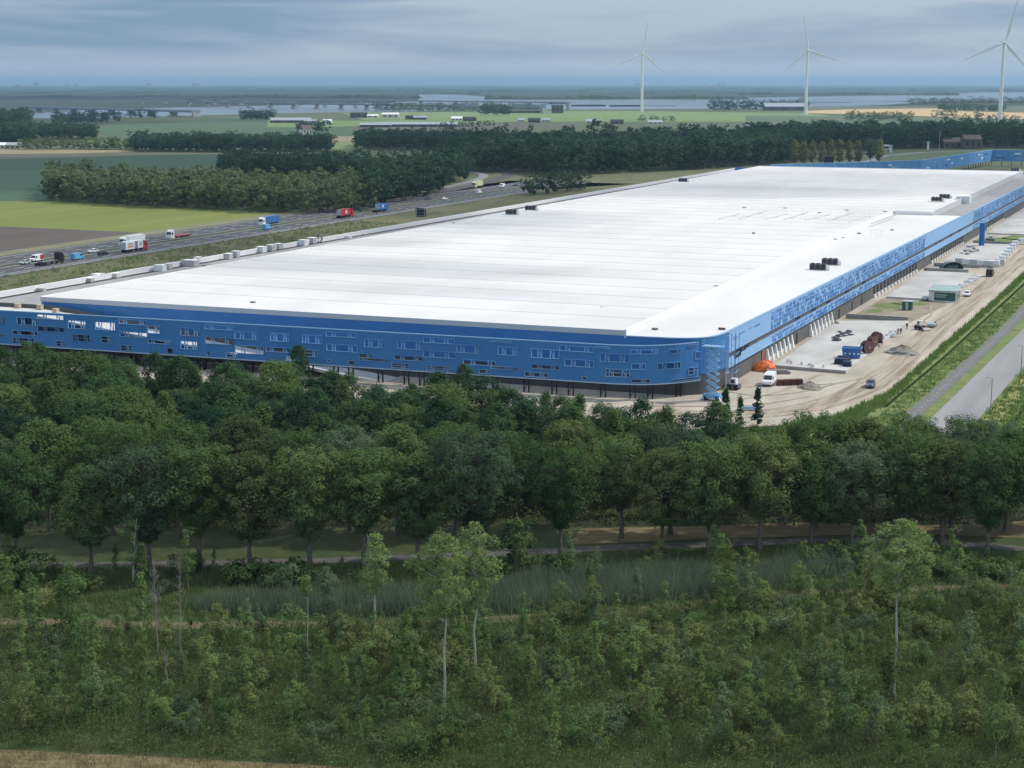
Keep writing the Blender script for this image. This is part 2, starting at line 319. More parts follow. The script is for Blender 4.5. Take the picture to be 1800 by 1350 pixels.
# verge, ditch, cycle path, road on the right
WS('verge', [(18, -26), (26, -13), (30.5, 14), (33.5, 255), (33, 700), (140, 700), (140, -40), (60, -52), (10, -46)], 0.06, m_bright)
WS('ditch', [(32.2, -2), (32.9, -2), (34.6, 60), (37.0, 215), (37.2, 700), (36.4, 700), (36.1, 215), (33.9, 60)], 0.10, m_ditch)
WS('ditch', [(55.8, -20), (56.5, -20), (60.1, 120), (60.5, 700), (59.6, 700), (59.4, 120)], 0.10, m_ditch)
WS('worn_verge', [(51.2, -10), (54.0, -10), (56.5, 110), (55.0, 110)], 0.08, m_yellow)
WS('cycle_path', [(36.4, -30), (39.4, -30), (43.6, 110), (45.6, 700), (42.6, 700), (40.8, 110)], 0.13, m_bike)
for k in range(70):
    t = -6 + k * 3.2; s = 38.4 + 4.2 * (t + 30) / 140 * (1 if t < 110 else 0) + (4.2 + 2.0 * (t - 110) / 590 if t >= 110 else 0) - 0.45
    a = W(s - 0.16, t); 
    if k == 0: dm = []
    dm.append((s, t))
mb = MB()
for s, t in dm:
    mb.face([(*W(s - .08, t), .15), (*W(s + .08, t), .15), (*W(s + .11, t + .8), .15), (*W(s - .05, t + .8), .15)])
tag(mb.build('cycle_path_dashes', G('worn_paint', (0.42, 0.42, 0.41), .8)), kind='structure')
WS('road', [(41.6, -30), (49.6, -30), (54.0, 130), (55.2, 700), (47.2, 700), (46.6, 130)], 0.13, m_asph2)

# motorway
def MS(s): return s
WS('motorway', [(-279.5, -60), (-262, -60), (-264.5, 640), (-282, 640)], 0.13, m_asph)
WS('motorway', [(-304, -60), (-284, -60), (-286, 640), (-306.5, 640)], 0.13, m_asph)
WS('motorway_median', [(-284, -60), (-279.5, -60), (-282, 640), (-286, 640)], 0.11, m_grass)
WS('motorway_verge', [(-262, -60), (-190, -60), (-185, 640), (-264.5, 640)], 0.05, G('verge_grass', (0.065, 0.085, 0.035), 0.95, col2=(0.16, 0.14, 0.075), scale=0.09, stretch=(1, 0.35, 1), rot=TH, detail=8, world_co=True))
WS('motorway_verge', [(-314, -60), (-304, -60), (-306.5, 640), (-318, 640)], 0.05, G('verge_dry', (0.15, 0.15, 0.085), 0.95, col2=(0.24, 0.22, 0.14), scale=0.1, world_co=True))
for s, dash in [(-262.6, 0), (-266.2, 0), (-270, 1), (-273.8, 1), (-278.8, 0), (-284.6, 0), (-289, 1), (-293, 1), (-297, 1), (-301, 0)]:
    mb = MB(); t = -60
    while t < 640:
        t1 = t + (4.5 if dash else 40); k0 = s - 2.5 * (t + 60) / 700; k1 = s - 2.5 * (t1 + 60) / 700
        mb.face([(*W(k0 - .16, t), .15), (*W(k0 + .16, t), .15), (*W(k1 + .16, t1), .15), (*W(k1 - .16, t1), .15)])
        t += 14 if dash else 40
    tag(mb.build('lane_line', m_paint), kind='structure')
# slip roads that leave the motorway behind the wood
slip = smooth_path([W(-302, 470), W(-309, 520), P(850, 322), P(878, 314), P(892, 308), P(886, 303), P(860, 300), P(820, 299)])
strip('slip_road', slip, 8, 0.14, m_asph)
strip('slip_road', smooth_path([P(780, 330), P(832, 318), P(850, 311), P(843, 305), P(815, 301)]), 6, 0.145, m_asph2)
strip('slip_road', smooth_path([P(900, 326), P(960, 316), P(1010, 312)]), 14, 0.145, m_asph)
sheet('slip_verge', [P(*p) for p in [(800, 300), (900, 303), (1010, 308), (1300, 296), (1300, 312), (1010, 330), (760, 338), (640, 358), (640, 350), (812, 318)]], 0.05, G('slip_grass', (0.085, 0.105, 0.045), 0.95, col2=(0.15, 0.155, 0.075), scale=0.05, world_co=True))
# crash barriers
m_steel = G('galvanised_steel', (0.42, 0.44, 0.46), 0.45, metal=0.6, var=0.1)
for s, lab in [(-281.5, 'long galvanised crash barrier along the motorway median'), (-261.2, 'long galvanised crash barrier along the near edge of the motorway')]:
    o = empty('crash_barrier', W(s, -60), -TH, lab, 'barrier')
    mb = MB(); mb.bar((0, 0, 0.65), (-2.5, 700, 0.65), 0.12, 0.32); mb.build('rail', m_steel, o)
    mb = MB()
    for k in range(88): mb.box(-2.5 * k * 8 / 700 - .04 - .1, -2.5 * k * 8 / 700 + .04 - .1, k * 8 + 1, k * 8 + 1.1, 0, 0.6)
    tag(mb.build('post', m_steel, o), kind='stuff')
# ------------------------------------------------------------------ the distribution centre
m_blue_shaded = G('shaded_blue_cladding', (0.040, 0.180, 0.44), 0.5, col2=(0.056, 0.21, 0.49), scale=0.12, stretch=(1, 1, 0.3), detail=5)  # blue facade paint, with the shade of the front put into the colour
m_blue_sunlit = G('sunlit_blue_cladding', (0.235, 0.44, 0.74), 0.42, col2=(0.27, 0.475, 0.78), scale=0.2, stretch=(1, 0.1, 1), detail=3)  # same blue paint made paler, sunlight on the right facade put into it
m_rail = G('pale_blue_trim', (0.24, 0.43, 0.66), 0.5, var=0.06)
m_pa = G('dark_blue_panel', (0.045, 0.16, 0.42), 0.4, var=0.2, objrand=0.25)
m_pb = G('mid_blue_panel', (0.10, 0.28, 0.58), 0.4, var=0.1, objrand=0.2)
m_white = G('white_roofing', (0.60, 0.594, 0.58), 0.7, col2=(0.71, 0.702, 0.687), scale=0.035, detail=9, cut=(0.32, 0.62), stretch=(1, 0.45, 1))
m_seam = G('roof_seam_grey', (0.52, 0.52, 0.52), 0.8, var=0.15, scale=0.3)
m_fascia = G('grey_fascia', (0.55, 0.57, 0.60), 0.5, var=0.05)
m_whitep = G('white_paint', (0.80, 0.80, 0.80), 0.6, var=0.05)
m_groof = G('grey_bitumen_roof', (0.27, 0.265, 0.265), 0.9, col2=(0.36, 0.355, 0.355), scale=0.2, detail=6)
m_plinth = G('dark_plinth', (0.085, 0.085, 0.09), 0.8, col2=(0.12, 0.12, 0.122), scale=0.5, stretch=(1, 1, 0.2))
m_plinth2 = G('charcoal_plinth', (0.105, 0.102, 0.10), 0.85, col2=(0.145, 0.14, 0.135), scale=0.3, stretch=(1, 1, 0.15), detail=7)
m_black = G('black_steel', (0.012, 0.012, 0.014), 0.6, var=0.2)
m_dark = G('dark_opening', (0.02, 0.022, 0.025), 0.7, var=0.2)
m_wood = G('raw_timber', (0.52, 0.42, 0.28), 0.8, var=0.2, scale=3)

B = empty('distribution_centre', (OX, OY, 0), -TH, 'huge white roofed warehouse with blue clad facades on black columns', 'warehouse')
def RX(t): return -0.5 + 0.0085 * t
def TSC(s): return -13.0 + 0.05 * s          # outer screen line
def THL(s): return -6.3 + 0.024 * s          # hall wall line
T_END = 636.0
scr_path = [(-206, TSC(-206)), (-18, TSC(-18))] + smooth_path([(-18, TSC(-18)), (-12.4, -12.6), (-8.6, -10.2), (-5.2, -6.6), (-2.7, -2.0), (-1.1, 3.2), (RX(7.5), 7.5)], 4)[1:]
hall_path = [(-156.5, THL(-156.5)), (-17.4, THL(-17.4))] + smooth_path([(-17.4, THL(-17.4)), (-12, -6.3), (-7, -5.5), (-3.2, -3.4), (-1.2, 0.2), (RX(6), 6.0)], 4)[1:]
def cum(path):
    q = [0.0]
    for a, b in zip(path, path[1:]): q.append(q[-1] + math.hypot(b[0] - a[0], b[1] - a[1]))
    return q
def at_q(path, qs, q, off=0.0):
    for i in range(len(path) - 1):
        if q <= qs[i + 1] or i == len(path) - 2:
            f = (q - qs[i]) / (qs[i + 1] - qs[i]); a, b = path[i], path[i + 1]
            d = Vector((b[0] - a[0], b[1] - a[1])).normalized()
            return (a[0] + (b[0] - a[0]) * f + d.y * off, a[1] + (b[1] - a[1]) * f - d.x * off)      # off > 0 : outwards (to the camera)
def hit(path, qs, x, y):
    """where a line of sight through a photo pixel meets the vertical wall over a path: arc length and height"""
    dx = (x - 900) / FPX; dy = (675 - y) / FPX
    d = (dx, CP + dy * SP, -SP + dy * CP)
    o = (-OX * VX - OY * VY, -OX * UX - OY * UY); dl = (d[0] * VX + d[1] * VY, d[0] * UX + d[1] * UY)
    for i in range(len(path) - 1):
        a, b = path[i], path[i + 1]; e = (b[0] - a[0], b[1] - a[1])
        den = dl[0] * e[1] - dl[1] * e[0]
        if abs(den) < 1e-9: continue
        k = ((a[0] - o[0]) * e[1] - (a[1] - o[1]) * e[0]) / den
        f = ((a[0] - o[0]) * dl[1] - (a[1] - o[1]) * dl[0]) / den
        if -1e-6 <= f <= 1 + 1e-6 and k > 0: return (qs[i] + f * (qs[i + 1] - qs[i]), CAMH + k * d[2])
    return None
def wall_on(path, z0, z1, th, name, m, parent, holes=(), off=0.0):
    """thick wall over a path with rectangular openings (q0, z0, q1, z1)"""
    qs = cum(path); cuts = set(round(q, 4) for q in qs)
    for h in holes: cuts.add(round(h[0], 4)); cuts.add(round(h[2], 4))
    cuts = sorted(c for c in cuts if 0 <= c <= qs[-1] + 1e-3); mb = MB()
    for qa, qb in zip(cuts, cuts[1:]):
        if qb - qa < 1e-3: continue
        qm = (qa + qb) / 2; spans = [(z0, z1)]
        for h in holes:
            if h[0] < qm < h[2]:
                ns = []
                for u, v in spans:
                    if h[3] <= u or h[1] >= v: ns.append((u, v)); continue
                    if h[1] > u: ns.append((u, h[1]))
                    if h[3] < v: ns.append((h[3], v))
                spans = ns
        for u, v in spans:
            a = at_q(path, qs, qa, off); b = at_q(path, qs, qb, off); c = at_q(path, qs, qa, off - th); d = at_q(path, qs, qb, off - th)
            mb.face([(*a, u), (*b, u), (*b, v), (*a, v)]); mb.face([(*d, u), (*c, u), (*c, v), (*d, v)])
            mb.face([(*a, v), (*b, v), (*d, v), (*c, v)]); mb.face([(*b, u), (*a, u), (*c, u), (*d, u)])
            mb.face([(*a, u), (*a, v), (*c, v), (*c, u)]); mb.face([(*b, v), (*b, u), (*d, u), (*d, v)])
    return mb.build(name, m, parent)

# --- outer screen with its openings, surveyed from the photograph (pixel rectangles)
def off(ox, oy, rects): return [(ox + a / 6, oy + b / 6, ox + c / 6, oy + d / 6) for a, b, c, d in rects]
wins = off(0, 500, [(-60, 340, 50, 408), (180, 348, 397, 428), (390, 318, 675, 370), (402, 444, 682, 500), (137, 486, 402, 535), (-80, 520, 90, 543), (137, 562, 365, 628), (592, 592, 688, 650),
    (718, 380, 908, 468), (772, 528, 950, 602), (1005, 397, 1218, 483), (1068, 545, 1185, 616), (670, 306, 803, 335), (865, 316, 1055, 350), (1255, 370, 1553, 424), (1557, 432, 1690, 518), (1262, 502, 1558, 558),
    (1563, 582, 1800, 628), (1272, 640, 1392, 702), (1762, 668, 1826, 732)])
wins += off(300, 500, [(55, 372, 150, 403), (228, 382, 358, 416), (360, 426, 668, 480), (670, 408, 898, 450), (105, 457, 312, 545), (105, 598, 285, 683), (365, 557, 672, 633), (674, 497, 930, 580), (678, 645, 985, 733),
    (1052, 513, 1248, 602), (1388, 532, 1595, 624), (1008, 662, 1268, 716), (1312, 442, 1420, 482), (1492, 460, 1638, 494), (1410, 688, 1550, 763), (1322, 730, 1408, 756), (1217, 755, 1335, 828),
    (1655, 786, 1692, 826), (380, 700, 412, 762), (582, 712, 708, 774)])
wins += off(600, 520, [(-160, 383, 172, 438), (174, 362, 412, 408), (242, 456, 445, 547), (-155, 512, 172, 590), (183, 607, 322, 655), (184, 657, 495, 690), (74, 682, 145, 743), (592, 474, 858, 566), (860, 440, 1200, 503), (557, 624, 862, 684),
    (864, 582, 1210, 656), (530, 710, 720, 778), (1217, 514, 1468, 606), (900, 737, 1148, 808), (1287, 674, 1630, 734), (1577, 742, 1790, 776), (1452, 772, 1572, 838), (1564, 446, 1800, 490), (1652, 537, 1862, 628)])
wins += off(900, 540, [(0, 638, 84, 664), (132, 685, 380, 750), (202, 440, 500, 540), (502, 407, 865, 470), (202, 600, 500, 655), (552, 550, 865, 630), (869, 394, 1040, 434), (1132, 412, 1245, 440), (927, 485, 1245, 580),
    (987, 650, 1245, 736), (740, 726, 792, 788), (1252, 447, 1535, 497), (1257, 592, 1410, 658), (1257, 757, 1460, 818), (1657, 442, 1780, 488), (1532, 582, 1780, 654), (1692, 742, 2028, 806)])
wins += off(1200, 540, [(50, 385, 145, 415), (205, 365, 290, 395), (130, 462, 230, 545), (58, 632, 150, 712)])
sq = cum(scr_path); Z_ST, Z_SB = 10.45, 3.1
holes = []
for r in wins:
    a = hit(scr_path, sq, r[0], (r[1] + r[3]) / 2 ); b = hit(scr_path, sq, r[2], (r[1] + r[3]) / 2)
    cx = (r[0] + r[2]) / 2
    c1 = hit(scr_path, sq, cx, r[1]); c2 = hit(scr_path, sq, cx, r[3])
    if not (a and b and c1 and c2): continue
    z0, z1 = max(Z_SB + 0.22, c2[1]), min(Z_ST - 0.25, c1[1])
    if z1 - z0 < 0.35: continue
    holes.append((a[0], z0, b[0], z1))
m_frame = G('window_frame_blue', (0.16, 0.34, 0.60), 0.5, var=0.08, objrand=0.25)
SCR = empty('facade_screen', (0, 0, 0)); SCR.parent = B
wall_on(scr_path, Z_SB, Z_ST, 0.30, 'cladding', m_blue_shaded, SCR, holes)
wall_on(scr_path, Z_ST, Z_ST + 0.16, 0.36, 'top_rail', m_rail, SCR, off=0.03)
wall_on(scr_path, Z_SB - 0.22, Z_SB, 0.40, 'bottom_rail', G('light_trim', (0.40, 0.52, 0.66), 0.5, var=0.05), SCR, off=0.05)
random.seed(5)
for h in holes:
    q0, z0, q1, z1 = h; mb = MB()
    def hp(q, z, o=0.06): return (*at_q(scr_path, sq, q, o), z)
    w = 0.10
    n = 1 if q1 - q0 < 20 and q1 < sq[1] else 6
    for k in range(n):
        qa = q0 + (q1 - q0) * k / n; qb = q0 + (q1 - q0) * (k + 1) / n
        mb.bar(hp(qa, z0 + w / 2), hp(qb, z0 + w / 2), 0.2, w); mb.bar(hp(qa, z1 - w / 2), hp(qb, z1 - w / 2), 0.2, w)
    mb.bar(hp(q0 + w / 2, z0 + w), hp(q0 + w / 2, z1 - w), w, 0.2); mb.bar(hp(q1 - w / 2, z0 + w), hp(q1 - w / 2, z1 - w), w, 0.2)
    L_ = q1 - q0
    if L_ > 2.2:
        for f in ([0.2, 0.72] if L_ > 4 else [0.62]):
            qm = q0 + L_ * (f + random.uniform(-0.05, 0.05)); d = min(0.75, L_ * 0.16)
            mb.bar(hp(qm, z0 + w), hp(qm, z1 - w), 0.10, 0.2); mb.bar(hp(qm + d, z0 + w), hp(qm + d, z1 - w), 0.10, 0.2)
            if z1 - z0 > 0.7: mb.bar(hp(qm + 0.06, z1 - w), hp(qm + d - 0.06, z0 + w), 0.08, 0.12)
    if z1 - z0 > 1.0 and z0 < 4.9 and L_ > 1.5: mb.bar(hp(q0 + w, (z0 + z1) / 2), hp(q1 - w, (z0 + z1) / 2), 0.14, 0.10)
    mb.build('window_frame', m_frame, SCR)
# black columns under the screen, two legs and a brace each
mb = MB()
mb.box(-0.62, -0.38, -0.15, 0.15, 0.0, 3.0); mb.box(0.38, 0.62, -0.15, 0.15, 0.0, 3.0); mb.bar((-0.5, 0, 0.6), (0.5, 0, 2.4), 0.10); mb.bar((-0.38, 0, 2.95), (0.38, 0, 2.95), 0.2, 0.2)
me_col = mb.mesh('column', m_black); q = 3.0; k = 0
while q < sq[-1] - 2:
    p = at_q(scr_path, sq, q, -0.15 - (0.5 if k % 3 == 2 else 0)); p2 = at_q(scr_path, sq, q + 0.5, -0.15)
    p1 = at_q(scr_path, sq, q - 0.5, -0.15)
    o = inst('column', me_col, B, (p[0], p[1], -0.12), math.atan2(p2[1] - p1[1], p2[0] - p1[0])); q += [3.4, 6.4, 6.0][k % 3]; k += 1
# girder that carries the screen
wall_on(scr_path[:2], 2.45, 2.85, 0.4, 'girder', m_black, B, off=-1.3)

# --- hall walls, plinths
wall_on(hall_path, 4.2, 11.35, 0.5, 'hall_wall', m_blue_shaded, B)
wall_on([(-179, -11.2), (-156.5, THL(-156.5) + 0.2)], 4.2, 10.35, 0.5, 'wing_wall', m_blue_shaded, B)
wall_on([(-179, -11.2)] + hall_path, 0.0, 4.2, 0.6, 'plinth', m_plinth, B, off=-0.15)
wall_on([(-156.5, T_END), (-156.5, THL(-156.5))], 9.6, 11.35, 0.5, 'hall_side_wall', m_blue_sunlit, B)
wall_on([(-171.5, T_END), (-179, -11.2)], 0, 9.4, 0.5, 'rear_wall', m_blue_shaded, B)
wall_on([(RX(T_END), T_END), (-171.5, T_END)], 0, 11.4, 0.5, 'end_wall', m_blue_shaded, B)
# --- right facade in bands over the plinth
rp = [(RX(6), 6.0), (RX(T_END), T_END)]
def seg(t0, t1, d=0.0): return [(RX(t0) - d, t0), (RX(t1) - d, t1)]
wall_on(seg(6.4, 37), 0.0, 3.7, 0.5, 'plinth', m_plinth2, B, off=-0.45)
wall_on(seg(37, T_END), 0.0, 3.7, 0.5, 'plinth', m_plinth2, B, off=-0.45)
wall_on(seg(6.0, T_END), 3.55, 3.7, 0.6, 'dark_trim', m_black, B, off=-0.1)
for t0, t1, m in [(7.5, 40, m_blue_sunlit), (40.05, 239, m_pb), (239.05, 350, m_blue_sunlit), (350.05, T_END, m_pb)]:
    wall_on(seg(t0, t1), 3.72, 5.7, 0.4, 'lower_cladding', m_blue_sunlit, B)
    wall_on(seg(t0, t1), 6.8, 11.05, 0.4, 'upper_cladding', m_blue_sunlit, B)
wall_on(seg(6.0, T_END), 5.7, 6.8, 0.3, 'ribbon_recess', m_plinth2, B, off=-0.35)
random.seed(11)
# dark glazing in the ribbon and slots
mbd = None
for t0, t1 in [(14, 19), (20, 24), (64, 72), (80, 93), (96, 108), (118, 132), (140, 144), (262, 268), (271, 290), (294, 312), (316, 345)]:
    mb = MB(); mb.box(RX(t0) - 0.36, RX(t0) - 0.31 + 0.0, t0, t1, 5.78, 6.72); mb.build('ribbon_window', m_dark, B)
for t0, t1, z, h in [(9, 15, 9.35, .16), (15, 22, 9.5, .3), (22, 26, 9.7, .12), (27, 37, 9.45, .3), (11, 17.5, 9.0, .12)]:
    mb = MB(); mb.box(RX(t0) + 0.0, RX(t0) + 0.035, t0, t1, z, z + h); mb.build('cladding_slot', m_pa, B)
mb = MB(); mb.box(RX(12) + .005, RX(12) + 0.04, 11.5, 20.5, 5.0, 6.0); mb.build('ribbon_window', m_dark, B)
# mosaic of blue panels
cells = []
for t0, t1 in [(40.6, 238.6), (350.6, 630)]:
    for zs in ([(3.85, 4.72), (4.82, 5.58)], [(6.95, 7.95), (8.05, 9.0), (9.1, 10.05), (10.2, 10.85)]):
        for (z0, z1) in zs:
            t = t0
            while t < t1:
                w = random.choice([0.45, 0.6, 0.8, 1.0, 1.3, 1.7])
                if random.random() < 0.80: cells.append((t, min(t1, t + w - 0.12), z0 + random.choice([0, 0, 0.15]), z1 - random.choice([0, 0, 0.2])))
                t += w + random.choice([0, 0, 0.25, 0.5])
cells.sort(key=lambda c: c[0])
pm = {}
for i, (a, b_, z0, z1) in enumerate(cells[:300]):
    key = (round(b_ - a, 2), round(z1 - z0, 2), random.random() < 0.55)
    if key not in pm:
        mb = MB(); mb.box(0, 0.05, 0, key[0], 0, key[1]); pm[key] = mb.mesh('panel', m_pa if key[2] else m_pb)
    inst('panel', pm[key], B, (RX(a) + 0.002, a, z0))
mb = MB()
for (a, b_, z0, z1) in cells[300:]: mb.box(RX(a) + 0.002, RX(a) + 0.052, a, b_, z0, z1, 0 if random.random() < 0.55 else 1)
tag(mb.build('panels', [m_pa, m_pb], B), kind='stuff')
# dock bays
mbp = MB(); n0 = len(mbp.v)
mbp.v += [(0, -0.62, 0), (0, 0.62, 0), (0, 0.26, 3.0), (0, -0.26, 3.0), (1.0, -0.62, 0), (1.0, 0.62, 0), (0.4, 0.26, 3.0), (0.4, -0.26, 3.0)]
for f in ((4, 5, 6, 7), (0, 4, 7, 3), (5, 1, 2, 6), (3, 7, 6, 2), (1, 0, 3, 2)): mbp.f.append(f); mbp.m.append(0)
me_pier = mbp.mesh('dock_pier', m_whitep)
mb = MB(); mb.box(0, 0.08, -1.3, 1.3, 0.9, 3.3); me_door = mb.mesh('dock_door', m_dark)
mb = MB(); mb.box(0, 0.5, -1.6, 1.6, 0.0, 1.0); me_sill = mb.mesh('dock_sill', G('dock_concrete', (0.62, 0.61, 0.59), 0.8, var=0.1))
for k in range(7):
    inst('dock_pier', me_pier, B, (RX(38) - 0.44, 38.5 + k * 3.75, 0.0)); inst('dock_pier', me_pier, B, (RX(80) - 0.44, 79 + k * 3.9, 0.0))
for k in range(6): inst('dock_sill', me_sill, B, (RX(40) - 0.44, 40.4 + k * 3.75, 0.0)); inst('dock_sill', me_sill, B, (RX(82) - 0.44, 81 + k * 3.9, 0.0))
for t in [158 + 5.2 * k for k in range(14)] + [256 + 5.4 * k for k in range(14)] + [395 + 6 * k for k in range(10)]:
    inst('dock_door', me_door, B, (RX(t) - 0.44, t, 0.0)); inst('dock_sill', me_sill, B, (RX(t) - 0.44, t, 0.0))
for t in (66.5, 112, 128, 141):
    mb = MB(); mb.box(RX(t) - .44, RX(t) - .36, t - 0.6, t + 0.6, 0, 2.6); mb.build('door', m_dark, B)
mb = MB(); mb.box(RX(36) - .44, RX(36) - .3, 34.5, 37, 0, 3.4); mb.build('door', G('rust_door', (0.28, 0.10, 0.06), 0.7), B)

# --- roofs
def inner(t): return -17.4 - 5.8 * min(1.0, max(0, t + 7) / 200) if t < 320 else -8.0
PER = 16.45; t = -6.0; ts = [t]
while t + PER < T_END: t += PER; ts.append(t)
ts.append(T_END)
mb = MB()
for a, b_ in zip(ts, ts[1:]):
    c = (a + b_) / 2
    fa = lambda s: THL(s) if a == ts[0] else a
    for (u, v, zu, zv) in ((a, c, 12.30, 12.62), (c, b_, 12.62, 12.30)):
        u0 = THL(-156.5) + .25 if u == ts[0] else u; u1 = THL(-17.4) + .25 if u == ts[0] else u
        if u < 319.8 < v:
            zm = zu + (zv - zu) * (319.8 - u) / (v - u)
            mb.face([(-156.5, u0, zu), (inner(u), u1, zu), (inner(319), 319.8, zm), (-156.5, 319.8, zm)]); mb.face([(-156.5, 319.8, zm), (-8.0, 319.8, zm), (-8.0, v, zv), (-156.5, v, zv)])
        else: mb.face([(-156.5, u0, zu), (inner(u + .01), u1, zu), (inner(v - .01), v, zv), (-156.5, v, zv)])
mb.build('main_roof', m_white, B)
for tt in ts[1:-1]:
    mb = MB(); mb.box(-156.3, inner(tt) - 0.1, tt - 0.09, tt + 0.09, 12.2, 12.34); mb.build('roof_seam', m_seam, B)
wall_on([(-156.5, THL(-156.5)), (-17.4, THL(-17.4))], 11.35, 12.42, 0.35, 'fascia', m_fascia, B, off=0.06)
wall_on([(-17.4, THL(-17.4)), (inner(200), 200), (inner(319), 319.5)], 10.9, 12.66, 0.3, 'roof_step', m_whitep, B)
wall_on([(inner(319), 319.8), (-8.0, 319.8)], 10.9, 12.66, 0.3, 'roof_step', m_whitep, B)
wall_on([(-8.0, 320.2), (-8.0, T_END)], 10.4, 13.0, 0.3, 'roof_step', m_fascia, B)
wall_on([(-156.8, T_END), (-156.8, THL(-156.5))], 11.35, 12.5, 0.4, 'left_fascia', m_whitep, B)
wall_on([(-8, T_END - .2), (-156.5, T_END - .2)], 11.4, 12.5, 0.4, 'end_fascia', m_whitep, B)
# lower white strip over the docks with the rounded corner
poly = [(p[0], p[1] + 0.0) for p in hall_path[1:]] + [(RX(322), 322), (-8, 322), (-8, 319.9), (inner(319), 319.9), (inner(200), 200)]
mb = MB(); mb.face([(p[0], p[1], 11.30) for p in poly]); mb.build('strip_roof', m_white, B)
wall_on(hall_path[1:], 11.2, 11.42, 0.4, 'roof_edge', m_rail, B, off=0.08)
wall_on(seg(6.0, T_END), 11.06, 11.42, 0.5, 'roof_edge', m_rail, B, off=0.06)
mb = MB(); mb.face([(-8, 322.2, 10.75), (RX(322) - .4, 322.2, 10.75), (RX(T_END) - .4, T_END - .5, 10.75), (-8, T_END - .5, 10.75)]); mb.build('grey_roof', m_groof, B)
mb = MB(); mb.box(-8, RX(322), 322.0, 322.4, 10.5, 11.6); mb.build('roof_step', m_fascia, B)
# low roof along the left side, with its parapet
mb = MB(); mb.face([(-179, -11.0, 9.7), (-156.8, THL(-156.5) + .4, 9.7), (-156.8, T_END, 9.7), (-171.5, T_END, 9.7)]); mb.build('low_roof', m_groof, B)
wall_on([(-171.5, T_END), (-179, -11.0)], 9.4, 11.05, 0.5, 'parapet', m_whitep, B, off=0.3)
mb = MB(); mb.face([(-178.4, -11, 9.74), (-176.6, -11, 9.74), (-169.6, T_END, 9.74), (-171.2, T_END, 9.74)]); mb.build('gutter', m_dark, B)
# vehicle ramp between the screen and the hall
def rz(s): return 9.9 if s < -152 else max(0.1, 9.9 * (-66 - s) / 86)
mb = MB(); ss = np.linspace(-170, -66, 14)
for a, b_ in zip(ss, ss[1:]):
    ya, yb = THL(a) - 1.6, THL(b_) - 1.6; xa, xb = TSC(a) + 1.0, TSC(b_) + 1.0
    za, zb = rz(a), rz(b_)
    mb.face([(a, xa, za), (b_, xb, zb), (b_, yb, zb), (a, ya, za)]); mb.face([(a, xa, za - .5), (a, ya, za - .5), (b_, yb, zb - .5), (b_, xb, zb - .5)])
    mb.face([(a, xa, za - .5), (b_, xb, zb - .5), (b_, xb, zb), (a, xa, za)])
RAMP = mb.build('ramp', G('ramp_concrete', (0.55, 0.545, 0.53), 0.8, var=0.07, scale=0.3), B)
mb = MB()
for a, b_ in zip(ss, ss[1:]):
    mb.bar((a, THL(a) - 1.5, rz(a) + .45), (b_, THL(b_) - 1.5, rz(b_) + .45), 0.15, 0.9)
mb.build('ramp_wall', m_plinth, RAMP)
mb = MB()
for a in np.linspace(-165, -80, 16):
    mb.bar((a, TSC(a) + 1.6, -.05), (a, TSC(a) + 1.6, rz(a) - .5), 0.35); mb.bar((a, THL(a) - 2.4, -.05), (a, THL(a) - 2.4, rz(a) - .5), 0.35)
mb.build('ramp_posts', m_black, RAMP)
wall_on([(-205, -9.5), (-179, -11.2)], 0, 9.6, 0.5, 'wing_wall', m_blue_shaded, B)

# far blue facade screen of the next hall, on columns
FS = empty('far_facade', (OX, OY, 0), -TH, 'far blue panelled facade on slim columns behind the white roof', 'building')
fpath = [(-158, 668), (-149, 682), (-101, 742), (-84, 766), (-66, 930), (-62, 952), (30, 952), (60, 952)]
fpath = fpath[::1]
wall_on(fpath, 3.6, 11.5, 0.6, 'facade_wall', G('far_blue_cladding', (0.075, 0.23, 0.50), 0.55, col2=(0.13, 0.33, 0.62), scale=0.25, stretch=(1, 1, 0.15)), FS)
wall_on(fpath, 11.5, 11.8, 0.7, 'facade_trim', m_rail, FS, off=0.05)
fq = cum(fpath); random.seed(3)
for k in range(46):
    q = random.uniform(75, fq[-1] - 6); z = random.uniform(4.6, 9.6); l = random.uniform(2.5, 8)
    a = at_q(fpath, fq, q, 0.05); b_ = at_q(fpath, fq, min(q + l, fq[-1]), 0.05)
    mb = MB(); mb.bar((*a, z), (*b_, z), 0.12, random.uniform(0.7, 1.3)); mb.build('window', random.choice([m_pa, m_pa, m_rail, m_whitep]), FS)
mb = MB(); mb.box(-.2, .2, -.2, .2, 0, 3.6); mec = mb.mesh('column', m_black)
for q in np.arange(2, fq[-1], 7.0): p = at_q(fpath, fq, q, -0.3); inst('column', mec, FS, (p[0], p[1], 0))
# ------------------------------------------------------------------ vegetation
m_bark = G('bark', (0.16, 0.14, 0.11), 0.95, var=0.3, scale=2.0)
m_bark_pale = G('pale_bark', (0.42, 0.42, 0.36), 0.9, var=0.2, scale=2.0)
m_bark_mid = G('grey_bark', (0.26, 0.25, 0.21), 0.9, var=0.2, scale=2.0)
m_dead = G('dead_wood', (0.28, 0.25, 0.21), 0.9, var=0.2, scale=2.0)
lm_row = leaf_mat('leaf_row', (0.057, 0.114, 0.039), (0.154, 0.234, 0.081), (0.240, 0.268, 0.092), scale=0.35)
lm_row2 = leaf_mat('leaf_row_olive', (0.075, 0.114, 0.042), (0.166, 0.217, 0.079), (0.221, 0.228, 0.088), scale=0.35)
lm_row3 = leaf_mat('leaf_row_grey', (0.066, 0.113, 0.058), (0.143, 0.209, 0.110), scale=0.35)
lm_wood = leaf_mat('leaf_wood', (0.033, 0.078, 0.034), (0.093, 0.164, 0.060), (0.149, 0.212, 0.070), scale=0.4)
lm_wood2 = leaf_mat('leaf_wood_light', (0.065, 0.115, 0.040), (0.129, 0.195, 0.066), scale=0.4)
